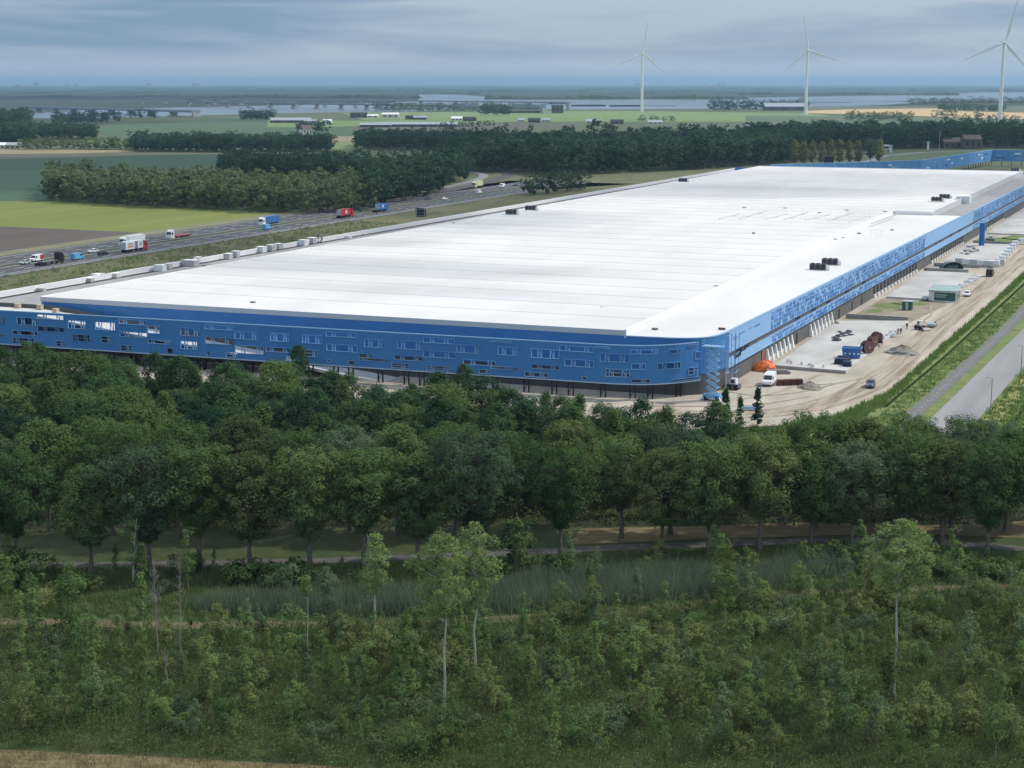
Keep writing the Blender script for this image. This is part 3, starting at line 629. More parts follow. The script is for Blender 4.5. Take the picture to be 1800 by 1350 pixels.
lm_wood3 = leaf_mat('leaf_wood_dark', (0.022, 0.056, 0.034), (0.052, 0.098, 0.052), scale=0.4)
lm_young = leaf_mat('leaf_young', (0.089, 0.164, 0.057), (0.215, 0.316, 0.102), (0.333, 0.354, 0.113), scale=0.8)
lm_young2 = leaf_mat('leaf_young_olive', (0.124, 0.178, 0.062), (0.255, 0.308, 0.108), (0.380, 0.368, 0.137), scale=0.8)
lm_young3 = leaf_mat('leaf_young_grey', (0.101, 0.164, 0.080), (0.208, 0.283, 0.142), scale=0.8)
lm_light = leaf_mat('leaf_light', (0.216, 0.309, 0.111), (0.284, 0.383, 0.143), scale=0.9, trans=0.4)
lm_far = leaf_mat('leaf_far', (0.029, 0.064, 0.038), (0.072, 0.121, 0.061), (0.101, 0.142, 0.069), attr=True, scale=0.06)
lm_far_l = leaf_mat('leaf_far_light', (0.089, 0.132, 0.057), (0.173, 0.222, 0.098), (0.210, 0.240, 0.115), attr=True, scale=0.06)
lm_weed = leaf_mat('leaf_weed', (0.077, 0.138, 0.045), (0.179, 0.249, 0.082), (0.320, 0.288, 0.125), attr=True, scale=0.14)
lm_reed = leaf_mat('leaf_reed', (0.115, 0.170, 0.105), (0.205, 0.270, 0.160), attr=True, scale=0.25)
lm_verge = leaf_mat('leaf_verge', (0.112, 0.199, 0.049), (0.185, 0.271, 0.077), (0.224, 0.277, 0.094), attr=True, scale=0.2)

def unit(v): return v / np.maximum(1e-9, np.linalg.norm(v, axis=-1, keepdims=True))
def leaf_quads(c, n, size, g, aspect=0.62):
    a = unit(np.cross(n, g.normal(size=c.shape))); b = np.cross(n, a)
    s = size[:, None]; a = a * s; b = b * s * aspect
    bend = n * s * 0.25
    return np.stack([c - a - bend, c - b, c + a - bend, c + b], 1).reshape(-1, 3)
def np_mesh(name, verts, m, k=4, tint=None):
    me = bpy.data.meshes.new(name); nv = len(verts); nf = nv // k
    me.vertices.add(nv); me.vertices.foreach_set('co', np.asarray(verts, np.float32).ravel())
    me.loops.add(nv); me.loops.foreach_set('vertex_index', np.arange(nv, dtype=np.int32))
    me.polygons.add(nf); me.polygons.foreach_set('loop_start', np.arange(0, nv, k, dtype=np.int32))
    try: me.polygons.foreach_set('loop_total', np.full(nf, k, np.int32))
    except Exception: pass
    if tint is not None:
        at = me.attributes.new('tint', 'FLOAT', 'POINT'); at.data.foreach_set('value', np.asarray(tint, np.float32))
    me.materials.append(m); me.update(calc_edges=True); return me
def profile(shape, f):
    if shape == 'round': return np.sqrt(np.clip(1 - (2 * f - 1) ** 2, 0.02, 1)) * (1.0 - 0.15 * f)
    if shape == 'dome': return np.clip(np.sin(np.pi * np.clip(0.12 + 0.86 * (1 - f) ** 0.75, 0, 1)) ** 0.6 * (0.45 + 0.55 * np.minimum(1, f * 3.2)), 0.1, 1)
    if shape == 'column': return np.clip(np.sqrt(np.clip(1 - (2 * f - 1) ** 2, 0.05, 1)) ** 0.7 * (0.75 + 0.25 * (1 - f)), .15, 1)
    if shape == 'cone': return np.clip((1 - f) ** 0.8 * (0.55 + 0.45 * np.minimum(1, f * 5)) + 0.07, 0.06, 1)
    return np.ones_like(f)
def crown_cloud(g, z0, z1, rad, nclump, cr, nleaf, leaf, shape, lump=0.25):
    """leaf centres, normals and sizes in clumps spread through a crown volume"""
    f = g.beta(1.15, 1.1, nclump); az = g.uniform(0, 2 * np.pi, nclump)
    ph = g.uniform(0, 6.28, 4)
    bump = 1 + lump * (np.sin(2 * az + ph[0] + 4 * f) * .5 + np.sin(3 * az + ph[1] - 5 * f) * .5) + g.normal(0, lump * .35, nclump)
    rr = rad * profile(shape, f) * bump * np.sqrt(g.uniform(0.12, 1.0, nclump))
    cc = np.stack([rr * np.cos(az), rr * np.sin(az), z0 + (z1 - z0) * f], 1)
    crs = cr * g.uniform(0.6, 1.35, nclump)
    d = unit(g.normal(size=(nclump, nleaf, 3))); r = g.uniform(0.35, 1.0, (nclump, nleaf, 1)) ** 0.5
    pos = cc[:, None, :] + d * r * crs[:, None, None] * np.array([1, 1, 0.8])
    outw = unit(cc - np.array([0, 0, z0 + 0.35 * (z1 - z0)]))[:, None, :]
    nn = unit(d * 0.55 + outw * 0.6 + np.array([0, 0, 0.55]) + g.normal(0, 0.38, pos.shape))
    pos = pos.reshape(-1, 3); nn = nn.reshape(-1, 3)
    return pos, nn, leaf * g.uniform(0.6, 1.3, len(pos)), cc
def trunk_mesh(name, g, h, r, cc=None, nl=9, m=None, z_limb=0.3, fork=False, lean=0.03):
    mb = MB(); m = m or m_bark
    pts = [Vector((0, 0, -0.3))]; n = 6; lx, ly = g.normal(0, lean * h), g.normal(0, lean * h)
    for i in range(1, n + 1):
        z = h * i / n; pts.append(Vector((lx * (i / n) ** 1.6 + g.normal(0, .006 * h), ly * (i / n) ** 1.6 + g.normal(0, .006 * h), z)))
    for i in range(n): mb.tube(pts[i], pts[i + 1], r * (1 - 0.85 * i / n) * (1.35 if i == 0 else 1), r * (1 - 0.85 * (i + 1) / n), 7, caps=False)
    if cc is not None and len(cc):
        for i in g.choice(len(cc), min(nl, len(cc)), replace=False):
            e = Vector(cc[i]); zs = max(h * z_limb, min(h * 0.85, e.z - 0.45 * math.hypot(e.x, e.y) - 0.5)); k = min(n - 1, int(zs / h * n)); st = pts[k].lerp(pts[k + 1], zs / h * n - k)
            md = st.lerp(e, 0.5) + Vector((g.normal(0, .2), g.normal(0, .2), g.normal(.15, .2)))
            rr = r * 0.42 * (1 - 0.5 * zs / h)
            mb.tube(st, md, rr, rr * .65, 5, caps=False); mb.tube(md, e, rr * .65, rr * .2, 5, caps=False)
    return mb.mesh(name, m, smooth=True)
def tree_proto(seed, h, clear, rad, nclump, cr, nleaf, leaf, shape, lm, tr, lump=0.25, bark=None, nl=10, zl=0.25):
    g = np.random.default_rng(seed)
    pos, nn, sz, cc = crown_cloud(g, clear, h - cr * .6, rad, nclump, cr, nleaf, leaf, shape, lump)
    return (trunk_mesh('trunk', g, h * 0.9, tr, cc, nl, bark, zl), np_mesh('crown', leaf_quads(pos, nn, sz, g), lm), h)
def plant(proto, x, y, sc, rz, name, label, cat='tree', group=None, sz=None):
    e = empty(name, (x, y, 0), rz, label, cat, group); e.scale = (sc, sc, sz or sc)
    inst('trunk', proto[0], e); inst('crown', proto[1], e); return e
ORD = ['first', 'second', 'third', 'fourth', 'fifth', 'sixth', 'seventh', 'eighth', 'ninth', 'tenth', 'eleventh', 'twelfth', 'thirteenth', 'fourteenth', 'fifteenth', 'sixteenth', 'seventeenth', 'eighteenth', 'nineteenth', 'twentieth', 'twenty-first', 'twenty-second', 'twenty-third', 'twenty-fourth', 'twenty-fifth', 'twenty-sixth', 'twenty-seventh', 'twenty-eighth']

# --- tall trees along the path
row_p = [tree_proto(100 + i, 15.5, 4.0 + .5 * (i % 3), [4.6, 5.0, 4.3, 5.3, 4.7, 4.9][i], 230, 0.95, 78, 0.155, ['dome', 'round', 'dome', 'dome', 'round', 'dome'][i], [lm_row, lm_row2, lm_row, lm_row3, lm_row, lm_row][i], 0.32, 0.32, nl=16) for i in range(6)]
random.seed(21)
fr = [(-60, 1008), (30, 1006), (160, 1006), (262, 1003), (352, 1003), (442, 1003), (545, 1000), (640, 998), (735, 996), (835, 992), (985, 986), (1165, 972), (1245, 976), (1335, 972), (1425, 962), (1497, 962), (1590, 958), (1657, 958), (1735, 976), (1830, 966)]
hs = [.92, 1.0, .95, 1.02, 1.08, 1.1, 1.03, .97, 1.02, 1.08, .93, 1.0, 1.02, .98, 1.02, 1.0, 1.02, .98, 1.05, 1.0]
for i, (px, py) in enumerate(fr):
    x, y = P(px, py); p = row_p[i * 5 % 6]
    plant(p, x, y, hs[i] * random.uniform(.9, 1.06), random.uniform(0, 6.28), 'broadleaf_tree', f'{ORD[i]} tall broadleaf tree from the left in the front row beside the path', group='trees along the path')
bk = [(-40, 955), (70, 950), (190, 950), (310, 955), (420, 950), (520, 945), (610, 950), (700, 945), (800, 945), (890, 945), (1000, 938), (1092, 950), (1180, 946), (1256, 946), (1345, 938), (1440, 940), (1515, 935), (1600, 932), (1678, 942), (1770, 938), (1850, 935), (1560, 908), (1632, 905), (1700, 902), (1765, 905)]
for i, (px, py) in enumerate(bk):
    x, y = P(px, py); p = row_p[(i * 7 + 3) % 6]
    plant(p, x, y + random.uniform(0, 5), random.uniform(.84, 1.08) if px < 1480 else (random.uniform(.92, 1.02) if py > 910 else random.uniform(.80, .90)), random.uniform(0, 6.28), 'broadleaf_tree', f'{ORD[i]} tree from the left in the second row behind the path', group='trees behind the path')

# --- dense wood in front of the long facade
wood_p = [tree_proto(200 + i, 11.0, 2.0, [3.2, 3.6, 3.0, 3.9, 3.3, 2.8, 3.5][i], [120, 130, 90, 150, 120, 80, 130][i], 0.9, 60, 0.175, ['round', 'dome', 'column', 'dome', 'round', 'cone', 'dome'][i], [lm_wood, lm_wood2, lm_wood, lm_wood3, lm_wood, lm_wood2, lm_wood][i], 0.18, 0.35, nl=8) for i in range(7)]
def back_edge(x): return float(np.interp(x, [-130, -100, -62, -20, 20, 36, 44], [330, 318, 300, 286, 261, 249, 240]))
random.seed(31); spots = []
y = 224.0; r_ = 0
while y < 330:
    x = -118 + (r_ % 2) * 3.2
    while x < 44:
        xx, yy = x + random.uniform(-2, 2), y + random.uniform(-2, 2)
        if yy < back_edge(xx) and abs(xx) < yy * 0.345: spots.append((xx, yy))
        x += 6.6
    y += 6.4; r_ += 1
side_w = ['left', 'middle', 'right']
for (x, y) in spots:
    d = back_edge(x) - y
    sc = random.choice([.62, .75, .85, .95, 1.0, 1.1]) * random.uniform(.95, 1.06) * (0.9 if d < 7 else 1.0)
    zone = 'last rows before the blue facade' if d < 9 else ('back half of the wood' if d < 35 else ('front half of the wood' if y > 236 else 'first rows behind the path trees'))
    xz = ['far left end', 'left part', 'left of centre', 'central part', 'right end'][int(np.searchsorted([-75, -45, -15, 12], x))]
    plant(random.choice(wood_p), x, y, sc, random.uniform(0, 6.28), 'wood_tree', f'dark green wood tree in the {zone}, {xz}', group=f'wood trees, {zone}, {xz}')
# small spiky poplars at the sand's edge
pop_p = tree_proto(290, 8.0, 0.8, 0.95, 50, 0.5, 36, 0.20, 'cone', lm_wood, 0.09, 0.3, nl=4)
pops = [(1274, 760, 1.02, 'tallest young poplar beside the scissor lift'), (1300, 757, .8, 'young poplar just right of the tallest one by the sand'), (1331, 752, .95, 'slim young poplar beside the blue pipes'),
        (815, 705, .68, 'young poplar rising against the blue facade near its middle'), (525, 672, .72, 'lone young tree reaching up before the facade openings')]
for px, py, sc, lab in pops:
    x, y = P(px, py); plant(pop_p if px > 900 else wood_p[4], x, y, sc, random.uniform(0, 6), 'young_poplar', lab)

# --- foreground thicket: saplings and bushes, each a plant of its own
sap_p = []
for i in range(14):
    g = np.random.default_rng(400 + i); kind = [0, 2, 1, 3, 2, 3, 0, 2, 1, 1, 2, 3, 0, 1][i]
    if kind == 0: h, rad, sh, nc, cr = 4.6, 0.70, 'cone', 40, 0.30
    elif kind == 1: h, rad, sh, nc, cr = 3.2, 1.15, 'round', 46, 0.38
    elif kind == 2: h, rad, sh, nc, cr = 5.4, 0.80, 'column', 46, 0.36
    else: h, rad, sh, nc, cr = 2.0, 1.5, 'dome', 44, 0.42
    lm = [lm_young, lm_young2, lm_young, lm_young3][i % 4]
    pos, nn, sz, cc = crown_cloud(g, 0.9 if kind == 2 else 0.35, h - .25, rad, int(nc * g.uniform(.6, 1.2)), cr, 46, 0.092, sh, 0.8)
    sap_p.append((trunk_mesh('stem', g, h * 1.0, 0.05, cc, 9, m_bark if i % 4 else m_bark_mid, 0.12), np_mesh('foliage', leaf_quads(pos, nn, sz, g, .5), lm), kind))
random.seed(41); spots = []
y = 137.0; r_ = 0
while y < 183:
    x = -66 + (r_ % 2) * 1.8
    while x < 66:
        xx, yy = x + random.uniform(-2.3, 2.3), y + random.uniform(-2.1, 2.1)
        lim = np.interp(xx, [-60, -30, 0, 15, 30, 60], [176, 175, 176, 180, 186, 189])
        low = np.interp(xx, [-60, -46, -30, -18, 60], [143, 142, 139.5, 137, 136])
        if abs(xx) < yy * 0.335 + 1 and low < yy < lim - 1.5: spots.append((xx, yy))
        x += 3.2
    y += 3.15; r_ += 1
bank_sp = []
for _ in range(900):
    px, py = random.uniform(-20, 1820), random.uniform(985, 1095)
    if py < np.interp(px, [0, 640, 940, 1500, 1800], [1003, 1000, 985, 970, 985]): continue
    if random.random() < (.16 if px < 380 else (.07 if px < 1250 else .20)): bank_sp.append(P(px, py))
spots = spots[:560] + bank_sp[:70]
desc = ['slender upright sapling', 'rounded leafy bush', 'narrow tall sapling', 'low spreading bush']
for (x, y) in spots:
    p = random.choice(sap_p); sc = random.choice([.55, .7, .85, 1.0, 1.0, 1.2, 1.45]) * random.uniform(.9, 1.1)
    zone = ['front edge', 'front half', 'back half', 'back edge'][int(np.searchsorted([146, 158, 170], y))] + ' of the thicket' if y < 178 else 'grassy bank below the path'
    third = ['far left', 'left', 'centre', 'right', 'far right'][int(np.searchsorted([-30, -11, 11, 30], x))]
    e = empty(['sapling', 'bush', 'sapling', 'bush'][p[2]], (x, y, 0), random.uniform(0, 6.28), f'{desc[p[2]]} at the {zone}, {third}', ['sapling', 'bush', 'sapling', 'bush'][p[2]], f'{desc[p[2]]} plants, {zone}, {third}')
    e.scale = (sc, sc, sc * random.uniform(.85, 1.2)); inst('stem', p[0], e); inst('foliage', p[1], e)

# tall pale poplars that stand out of the thicket
def tall(px, py, h, clear, rad, lab, seed, shape='round', lm=None, tr=0.15, nc=70, lean=0.03):
    x, y = P(px, py); g = np.random.default_rng(seed)
    pos, nn, sz, cc = crown_cloud(g, clear, h - .6, rad, nc, 0.55, 56, 0.12, shape, 0.35)
    e = empty('pale_poplar', (x, y, 0), 0, lab, 'tree')
    link(bpy.data.objects.new('trunk', trunk_mesh('trunk', g, h * .97, tr, cc, 34, m_bark_pale, clear / h * .72, lean=lean)), e)
    link(bpy.data.objects.new('crown', np_mesh('crown', leaf_quads(pos, nn, sz, g), lm or lm_light)), e)
tall(780, 1245, 18.2, 9.6, 2.7, 'tall poplar with pale bare trunk and light green crown, left of the central pair', 501, 'round', nc=130)
tall(834, 1205, 17.6, 8.4, 2.5, 'tall poplar with pale trunk and ragged light crown, right of the central pair', 502, 'round', nc=105)
tall(1572, 1232, 18.9, 11.6, 3.4, 'tall poplar with big rounded light green crown at the right', 503, 'round', nc=190)
tall(662, 1125, 12.4, 5.6, 1.7, 'slimmer light leaved poplar left of the central pair', 504, 'round', nc=62)
tall(235, 1030, 8.6, 2.0, 1.6, 'leaning young poplar with sparse crown at the left by the path', 505, 'cone', lm_wood, nc=26, lean=0.14)
tall(540, 1170, 10.3, 7.6, 0.5, 'thin tall sapling with a tiny tuft of leaves', 506, 'column', lm_young, 0.07, nc=8)
tall(1790, 1120, 8.0, 3.0, 1.5, 'light green sapling at the right edge of the picture', 507, 'column', nc=30)
for px, py, h, lab, sd in [(318, 1172, 13.0, 'bare dead tree with fine branching crown at the left', 511), (277, 1150, 10.5, 'thinner bare dead sapling left of the dead tree', 512), (295, 1220, 5.0, 'short bare stem leaning in the thicket', 513)]:
    x, y = P(px, py); g = np.random.default_rng(sd); n = 60 if h > 8 else 20
    f = g.beta(2.5, 1.3, n); az = g.uniform(0, 6.28, n); r = (0.2 + 1.1 * np.sin(np.pi * np.clip(f, .1, .95))) * (h / 13) * g.uniform(.4, 1, n)
    cc = np.stack([r * np.cos(az), r * np.sin(az), h * (.35 + .65 * f)], 1)
    e = empty('dead_tree', (x, y, 0), 0, lab, 'tree')
    link(bpy.data.objects.new('trunk', trunk_mesh('trunk', g, h * .95, 0.10, cc, n, m_dead, .4)), e)
# dark round bushes on the bank
for i, (px, py, r, h, lab) in enumerate([(30, 1030, 4.2, 4.5, 'big dark bush at the left edge below the path'), (130, 1040, 2.2, 2.2, 'dark rounded bush right of the big left bush'), (325, 1010, 2.1, 3.0, 'dark bush behind the bare dead tree'),
        (425, 1022, 2.4, 2.6, 'wide dark bush on the bank left of centre'), (505, 1026, 3.2, 3.2, 'wide dark bush below the path under the central trees'), (905, 1012, 3.0, 7.5, 'tall dark bush right of the light poplars'), (980, 1018, 1.9, 3.2, 'green bush beside the tall dark bush'),
        (1425, 990, 2.6, 2.6, 'dark bush below the path right of centre'), (1480, 990, 2.6, 3.2, 'dark bush left of the big light poplar'), (1665, 1010, 3.4, 3.0, 'dark spreading bush right of the big light poplar'), (1740, 1015, 3.0, 2.4, 'low dark bush at the right below the path')]):
    x, y = P(px, py); g = np.random.default_rng(600 + i)
    pos, nn, sz, cc = crown_cloud(g, 0.2, h - .4, r, int(30 + 16 * r), 0.7, 44, 0.19, 'dome' if h < 5 else 'column', 0.3)
    e = empty('dark_bush', (x, y, 0), 0, lab, 'bush')
    link(bpy.data.objects.new('stem', trunk_mesh('stem', g, h * .8, .09, cc, 8, m_bark, .1)), e)
    link(bpy.data.objects.new('foliage', np_mesh('foliage', leaf_quads(pos, nn, sz, g), lm_row)), e)

# --- ground cover nobody could count
def stuff_leaves(name, pts, h, per, leaf, m, seed, label, spread=0.5, up=0.6):
    g = np.random.default_rng(seed); n = len(pts); pts = np.asarray(pts)
    hh = h * g.uniform(.4, 1.3, n)
    f = g.uniform(0.05, 1, (n, per)); off_ = g.normal(0, spread, (n, per, 2))
    pos = np.concatenate([pts[:, None, :2] + off_ * (1.1 - .5 * f[..., None]), (hh[:, None] * f)[..., None]], 2).reshape(-1, 3)
    nn = unit(g.normal(0, .6, pos.shape) + np.array([0, 0, up])); sz = leaf * g.uniform(.6, 1.4, len(pos))
    q = leaf_quads(pos, nn, sz, g); tint = np.repeat(np.repeat(g.uniform(0, 1, n), per), 4)
    o = bpy.data.objects.new(name, np_mesh(name, q, m, 4, tint)); link(o); tag(o, label, None, None, 'stuff'); return o
def stuff_blades(name, pts, h, per, wdt, m, seed, label, spread=0.35, lean=0.25):
    g = np.random.default_rng(seed); n = len(pts); pts = np.asarray(pts)
    base = np.repeat(pts[:, :2], per, 0) + g.normal(0, spread, (n * per, 2)); hh = h * g.uniform(.5, 1.25, n * per)
    a = g.uniform(0, 6.28, n * per); dx = np.stack([np.cos(a), np.sin(a)], 1) * wdt
    tip = base + g.normal(0, lean, base.shape) * hh[:, None] * .5
    z = np.zeros(len(base))
    v = np.stack([np.column_stack([base - dx, z]), np.column_stack([base + dx, z]), np.column_stack([tip, hh])], 1).reshape(-1, 3)
    tint = np.repeat(np.repeat(g.uniform(0, 1, n), per), 3)
    o = bpy.data.objects.new(name, np_mesh(name, v, m, 3, tint)); link(o); tag(o, label, None, None, 'stuff'); return o
def in_poly(pts, poly):
    x, y = pts[:, 0], pts[:, 1]; c = np.zeros(len(pts), bool); n = len(poly)
    for i in range(n):
        (x0, y0), (x1, y1) = poly[i], poly[(i + 1) % n]
        c ^= ((y0 > y) != (y1 > y)) & (x < (x1 - x0) * (y - y0) / (y1 - y0 + 1e-12) + x0)
    return c
def scatter(poly, dens, seed):
    g = np.random.default_rng(seed); xs = [p[0] for p in poly]; ys = [p[1] for p in poly]
    n = int((max(xs) - min(xs)) * (max(ys) - min(ys)) * dens); p = np.column_stack([g.uniform(min(xs), max(xs), n), g.uniform(min(ys), max(ys), n)])
    return p[in_poly(p, poly)]
thick = [(-64, 143), (-46, 141), (-30, 138.6), (-12, 136), (-8, 132), (58, 132), (66, 189), (40, 186), (26, 184), (0, 177), (-38, 173.5), (-66, 175)]
stuff_leaves('undergrowth', scatter(thick, 3.4, 1), 1.3, 13, 0.09, lm_weed, 2, 'dense weeds and low scrub between the saplings')
stuff_blades('tall_grass', scatter(thick, 2.0, 21), 1.15, 7, 0.035, leaf_mat('leaf_tallgrass', (0.090, 0.133, 0.050), (0.183, 0.212, 0.090), (0.274, 0.277, 0.135), attr=True, scale=0.1), 22, 'tall pale grasses tangled among the saplings', lean=.5)
reed = [P(*p) for p in [(330, 1068), (600, 1052), (860, 1040), (960, 1018), (1180, 1010), (1330, 1012), (1390, 990), (1540, 984), (1560, 1006), (1400, 1020), (1330, 1044), (1200, 1058), (900, 1078), (600, 1086), (380, 1084)]]
stuff_blades('reeds', scatter(reed, 3.0, 3), 2.3, 12, 0.06, lm_reed, 4, 'blue green reed bed along the ditch below the path', spread=.5, lean=.45)
bank = [P(*p) for p in [(-100, 1000), (300, 1000), (640, 992), (1000, 978), (1300, 965), (1560, 958), (1800, 975), (1900, 1030), (1640, 1030), (1330, 1045), (900, 1080), (400, 1090), (-100, 1088)]]
stuff_blades('bank_grass', scatter(bank, 2.2, 5), 0.75, 8, 0.05, lm_weed, 6, 'rough grass on the bank below the path')
stuff_blades('dry_tufts', scatter([P(*p) for p in [(-60, 1316), (0, 1318), (170, 1326), (330, 1334), (520, 1344), (640, 1352), (640, 1380), (-60, 1380)]], 4, 7), 0.45, 8, 0.03, leaf_mat('leaf_dry', (0.20, 0.16, 0.08), (0.33, 0.27, 0.14), attr=True), 8, 'dry yellow grass strip at the lower left corner')
floor_poly = [(-120, 214), (90, 218), (90, 232), (40, 246), (20, 258), (-20, 276), (-62, 285), (-110, 300)]
stuff_leaves('wood_understorey', scatter(floor_poly, 0.55, 9), 2.2, 10, 0.26, lm_weed, 10, 'dark undergrowth under the wood trees', spread=0.9)
vg = [W(*p) for p in [(12, -40), (26, -13), (30.6, 14), (33, 180), (33.5, 300), (36.0, 300), (32, -2), (28, -30)]]
stuff_blades('verge_grass', scatter(vg, 2.4, 11), 0.9, 9, 0.09, lm_verge, 12, 'tall bright green verge grass beside the sandy site')
vg2 = [W(*p) for p in [(33.4, -4), (37.6, 215), (40.5, 215), (40.6, 110), (36.2, -30), (30, -34)]]
stuff_blades('ditch_grass', scatter(vg2, 1.3, 13), 0.5, 8, 0.08, lm_verge, 14, 'bright grass between the ditch and the cycle path')
vg3 = [W(*p) for p in [(50.5, -20), (54.8, 130), (100, 130), (90, -30)]]
stuff_blades('meadow_grass', scatter(vg3, 1.1, 15), 0.7, 8, 0.10, lm_verge, 16, 'green and yellow meadow right of the road')
mv = [W(*p) for p in [(-261, -60), (-192, -60), (-190, 330), (-263, 330)]]
stuff_leaves('verge_scrub', scatter(mv, 0.09, 17), 0.9, 7, 0.34, lm_weed, 18, 'patchy scrub and weeds along the motorway embankment', spread=1.0)

# --- far woods: each reads as one mass
def far_tpl(seed, shape, n, leaf):
    g = np.random.default_rng(seed); m = max(10, n // 11)
    pos, nn, sz, cc = crown_cloud(g, 0.10, 0.97, 0.24 if shape == 'column' else 0.30, m, 0.085, 11, leaf, shape, 0.3)
    return pos, nn, sz
tp = {s: [far_tpl(700 + i, s, 198, 0.050) for i in range(5)] for s in ('column', 'dome', 'round')}
def wood(front, depth, h, spacing, label, m, seed, shape='dome', wide=1.0, hvar=0.15, name='far_wood'):
    """a wood whose front edge follows photo points on the ground and that runs back by depth metres"""
    g = np.random.default_rng(seed); f = [P(*p) for p in front]; xs = [p[0] for p in f]; V_, T_ = [], []
    row = 0; d = 0.0
    while d < depth:
        for k in range(int((xs[-1] - xs[0]) / spacing) + 1):
            x = xs[0] + (k + .5 * (row % 2)) * spacing + g.normal(0, spacing * .22)
            y = float(np.interp(x, xs, [p[1] for p in f])) + d + g.normal(0, spacing * .22)
            x2 = x * (1 + d / f[0][1])            # the wood keeps its side edges along the line of sight's spread
            pos, nn, sz = tp[shape][g.integers(5)]; hh = h * (1 + g.normal(0, hvar)); a = g.uniform(0, 6.28); c, s = math.cos(a), math.sin(a)
            rot = np.array([[c, -s, 0], [s, c, 0], [0, 0, 1]]); S = np.array([hh * wide, hh * wide, hh])
            q = leaf_quads((pos @ rot.T) * S, nn @ rot.T, sz * hh, g)
            V_.append(q + np.array([x2, y, 0])); T_.append(np.full(len(q), g.uniform()))
        d += spacing * .9; row += 1
    o = bpy.data.objects.new(name, np_mesh(name, np.concatenate(V_), m, 4, np.concatenate(T_))); link(o); tag(o, label, None, None, 'stuff'); return o
wood([(88, 354), (250, 364), (540, 377), (652, 372)], 118, 13.5, 5.6, 'light olive poplar plantation beyond the bright green field', lm_far_l, 1, 'column', 1.0)
wood([(395, 316), (520, 320), (650, 326)], 95, 15, 6.2, 'dark plantation behind the olive poplars', lm_far, 2, 'column', 1.1)
wood([(645, 374), (700, 359), (760, 346), (818, 321)], 165, 18.5, 7.2, 'tall dark wood left of the motorway slip road', lm_far, 3, 'dome', 1.0)
wood([(820, 302), (900, 304), (985, 313), (1060, 306), (1200, 300), (1330, 291), (1400, 286)], 300, 21, 8.2, 'wide dark wood behind the warehouse roof', lm_far, 4, 'column', 1.05)
wood([(630, 263), (830, 266)], 130, 16, 7.6, 'dark tree belt behind the slip road wood', lm_far, 5, 'column', 1.1)
wood([(236, 267), (400, 268), (580, 267)], 62, 15, 6.6, 'dark tree belt between the crop fields', lm_far, 6, 'dome', 1.2)
wood([(1330, 262), (1560, 263), (1700, 259), (1830, 262)], 190, 20.5, 8.8, 'dark wood behind the far blue facade', lm_far, 7, 'column', 1.15)
wood([(-40, 256), (52, 256)], 120, 20, 8, 'dark wood at the left edge behind the pale field', lm_far, 8, 'dome', 1.2)
wood([(62, 246), (165, 245)], 70, 16, 7, 'dark copse beyond the farm at the left', lm_far, 9, 'dome', 1.2)
wood([(40, 264), (130, 263), (228, 264)], 30, 10.5, 7, 'sunlit willows round the farm at the left', lm_far_l, 10, 'round', 1.3)
wood([(-60, 230), (50, 229)], 200, 24, 11, 'big dark wood far left', lm_far, 11, 'dome', 1.2)
wood([(100, 221), (190, 216), (272, 209)], 120, 17, 9, 'dark tree belt before the motorway bridge', lm_far, 12, 'dome', 1.2)
wood([(425, 211), (480, 211)], 50, 16, 8, 'farm trees before the long rail bridge', lm_far, 13, 'dome', 1.2)
wood([(520, 233), (575, 233)], 40, 13, 8, 'clipped tree block behind the farmhouse', lm_far, 14, 'dome', 1.2)
wood([(760, 228), (865, 223)], 12, 10, 7, 'row of young trees beside the long sheds', lm_far, 15, 'column', 1.2)
wood([(700, 196), (950, 195)], 60, 16, 13, 'pale willows on the river bank', lm_far_l, 16, 'round', 1.5)
wood([(660, 196), (700, 195)], 40, 18, 13, 'bank trees behind the rail bridge end', lm_far, 17, 'round', 1.4)
wood([(845, 203), (890, 203)], 40, 22, 12, 'dark clump of trees on the green polder', lm_far, 18, 'round', 1.4)
wood([(1250, 195), (1296, 195)], 40, 24, 13, 'round clump of trees left of the middle turbine', lm_far, 19, 'round', 1.4)
wood([(1305, 194), (1345, 194)], 40, 22, 13, 'clump of trees beside the riverside farm', lm_far, 20, 'round', 1.4)
wood([(1355, 192), (1420, 192)], 40, 22, 13, 'trees at the foot of the middle turbine', lm_far, 21, 'round', 1.4)
wood([(1490, 212), (1600, 212)], 45, 14, 11, 'grey green shrub belt before the golden field', lm_far_l, 22, 'round', 1.5)
wood([(1645, 208), (1680, 208)], 25, 14, 10, 'small trees at the edge of the golden field', lm_far, 23, 'round', 1.4)
wood([(1690, 216), (1800, 219)], 30, 14, 10, 'tree belt under the right turbine', lm_far, 24, 'round', 1.4)
wood([(1650, 194.5), (1765, 197)], 90, 15, 12, 'clipped dark shelter belt beside the golden field', lm_far, 25, 'dome', 1.5)
wood([(1600, 184), (1830, 182)], 60, 18, 18, 'pale willow belt along the far river bank', lm_far_l, 26, 'round', 1.6)
wood([(925, 346), (975, 341), (1030, 335)], 26, 10.5, 6, 'clump of trees beside the motorway at the roof edge', lm_far, 27, 'dome', 1.2)
wood([(1125, 214), (1190, 214)], 20, 9, 10, 'scattered garden trees on the green polder', lm_far, 28, 'round', 1.4)
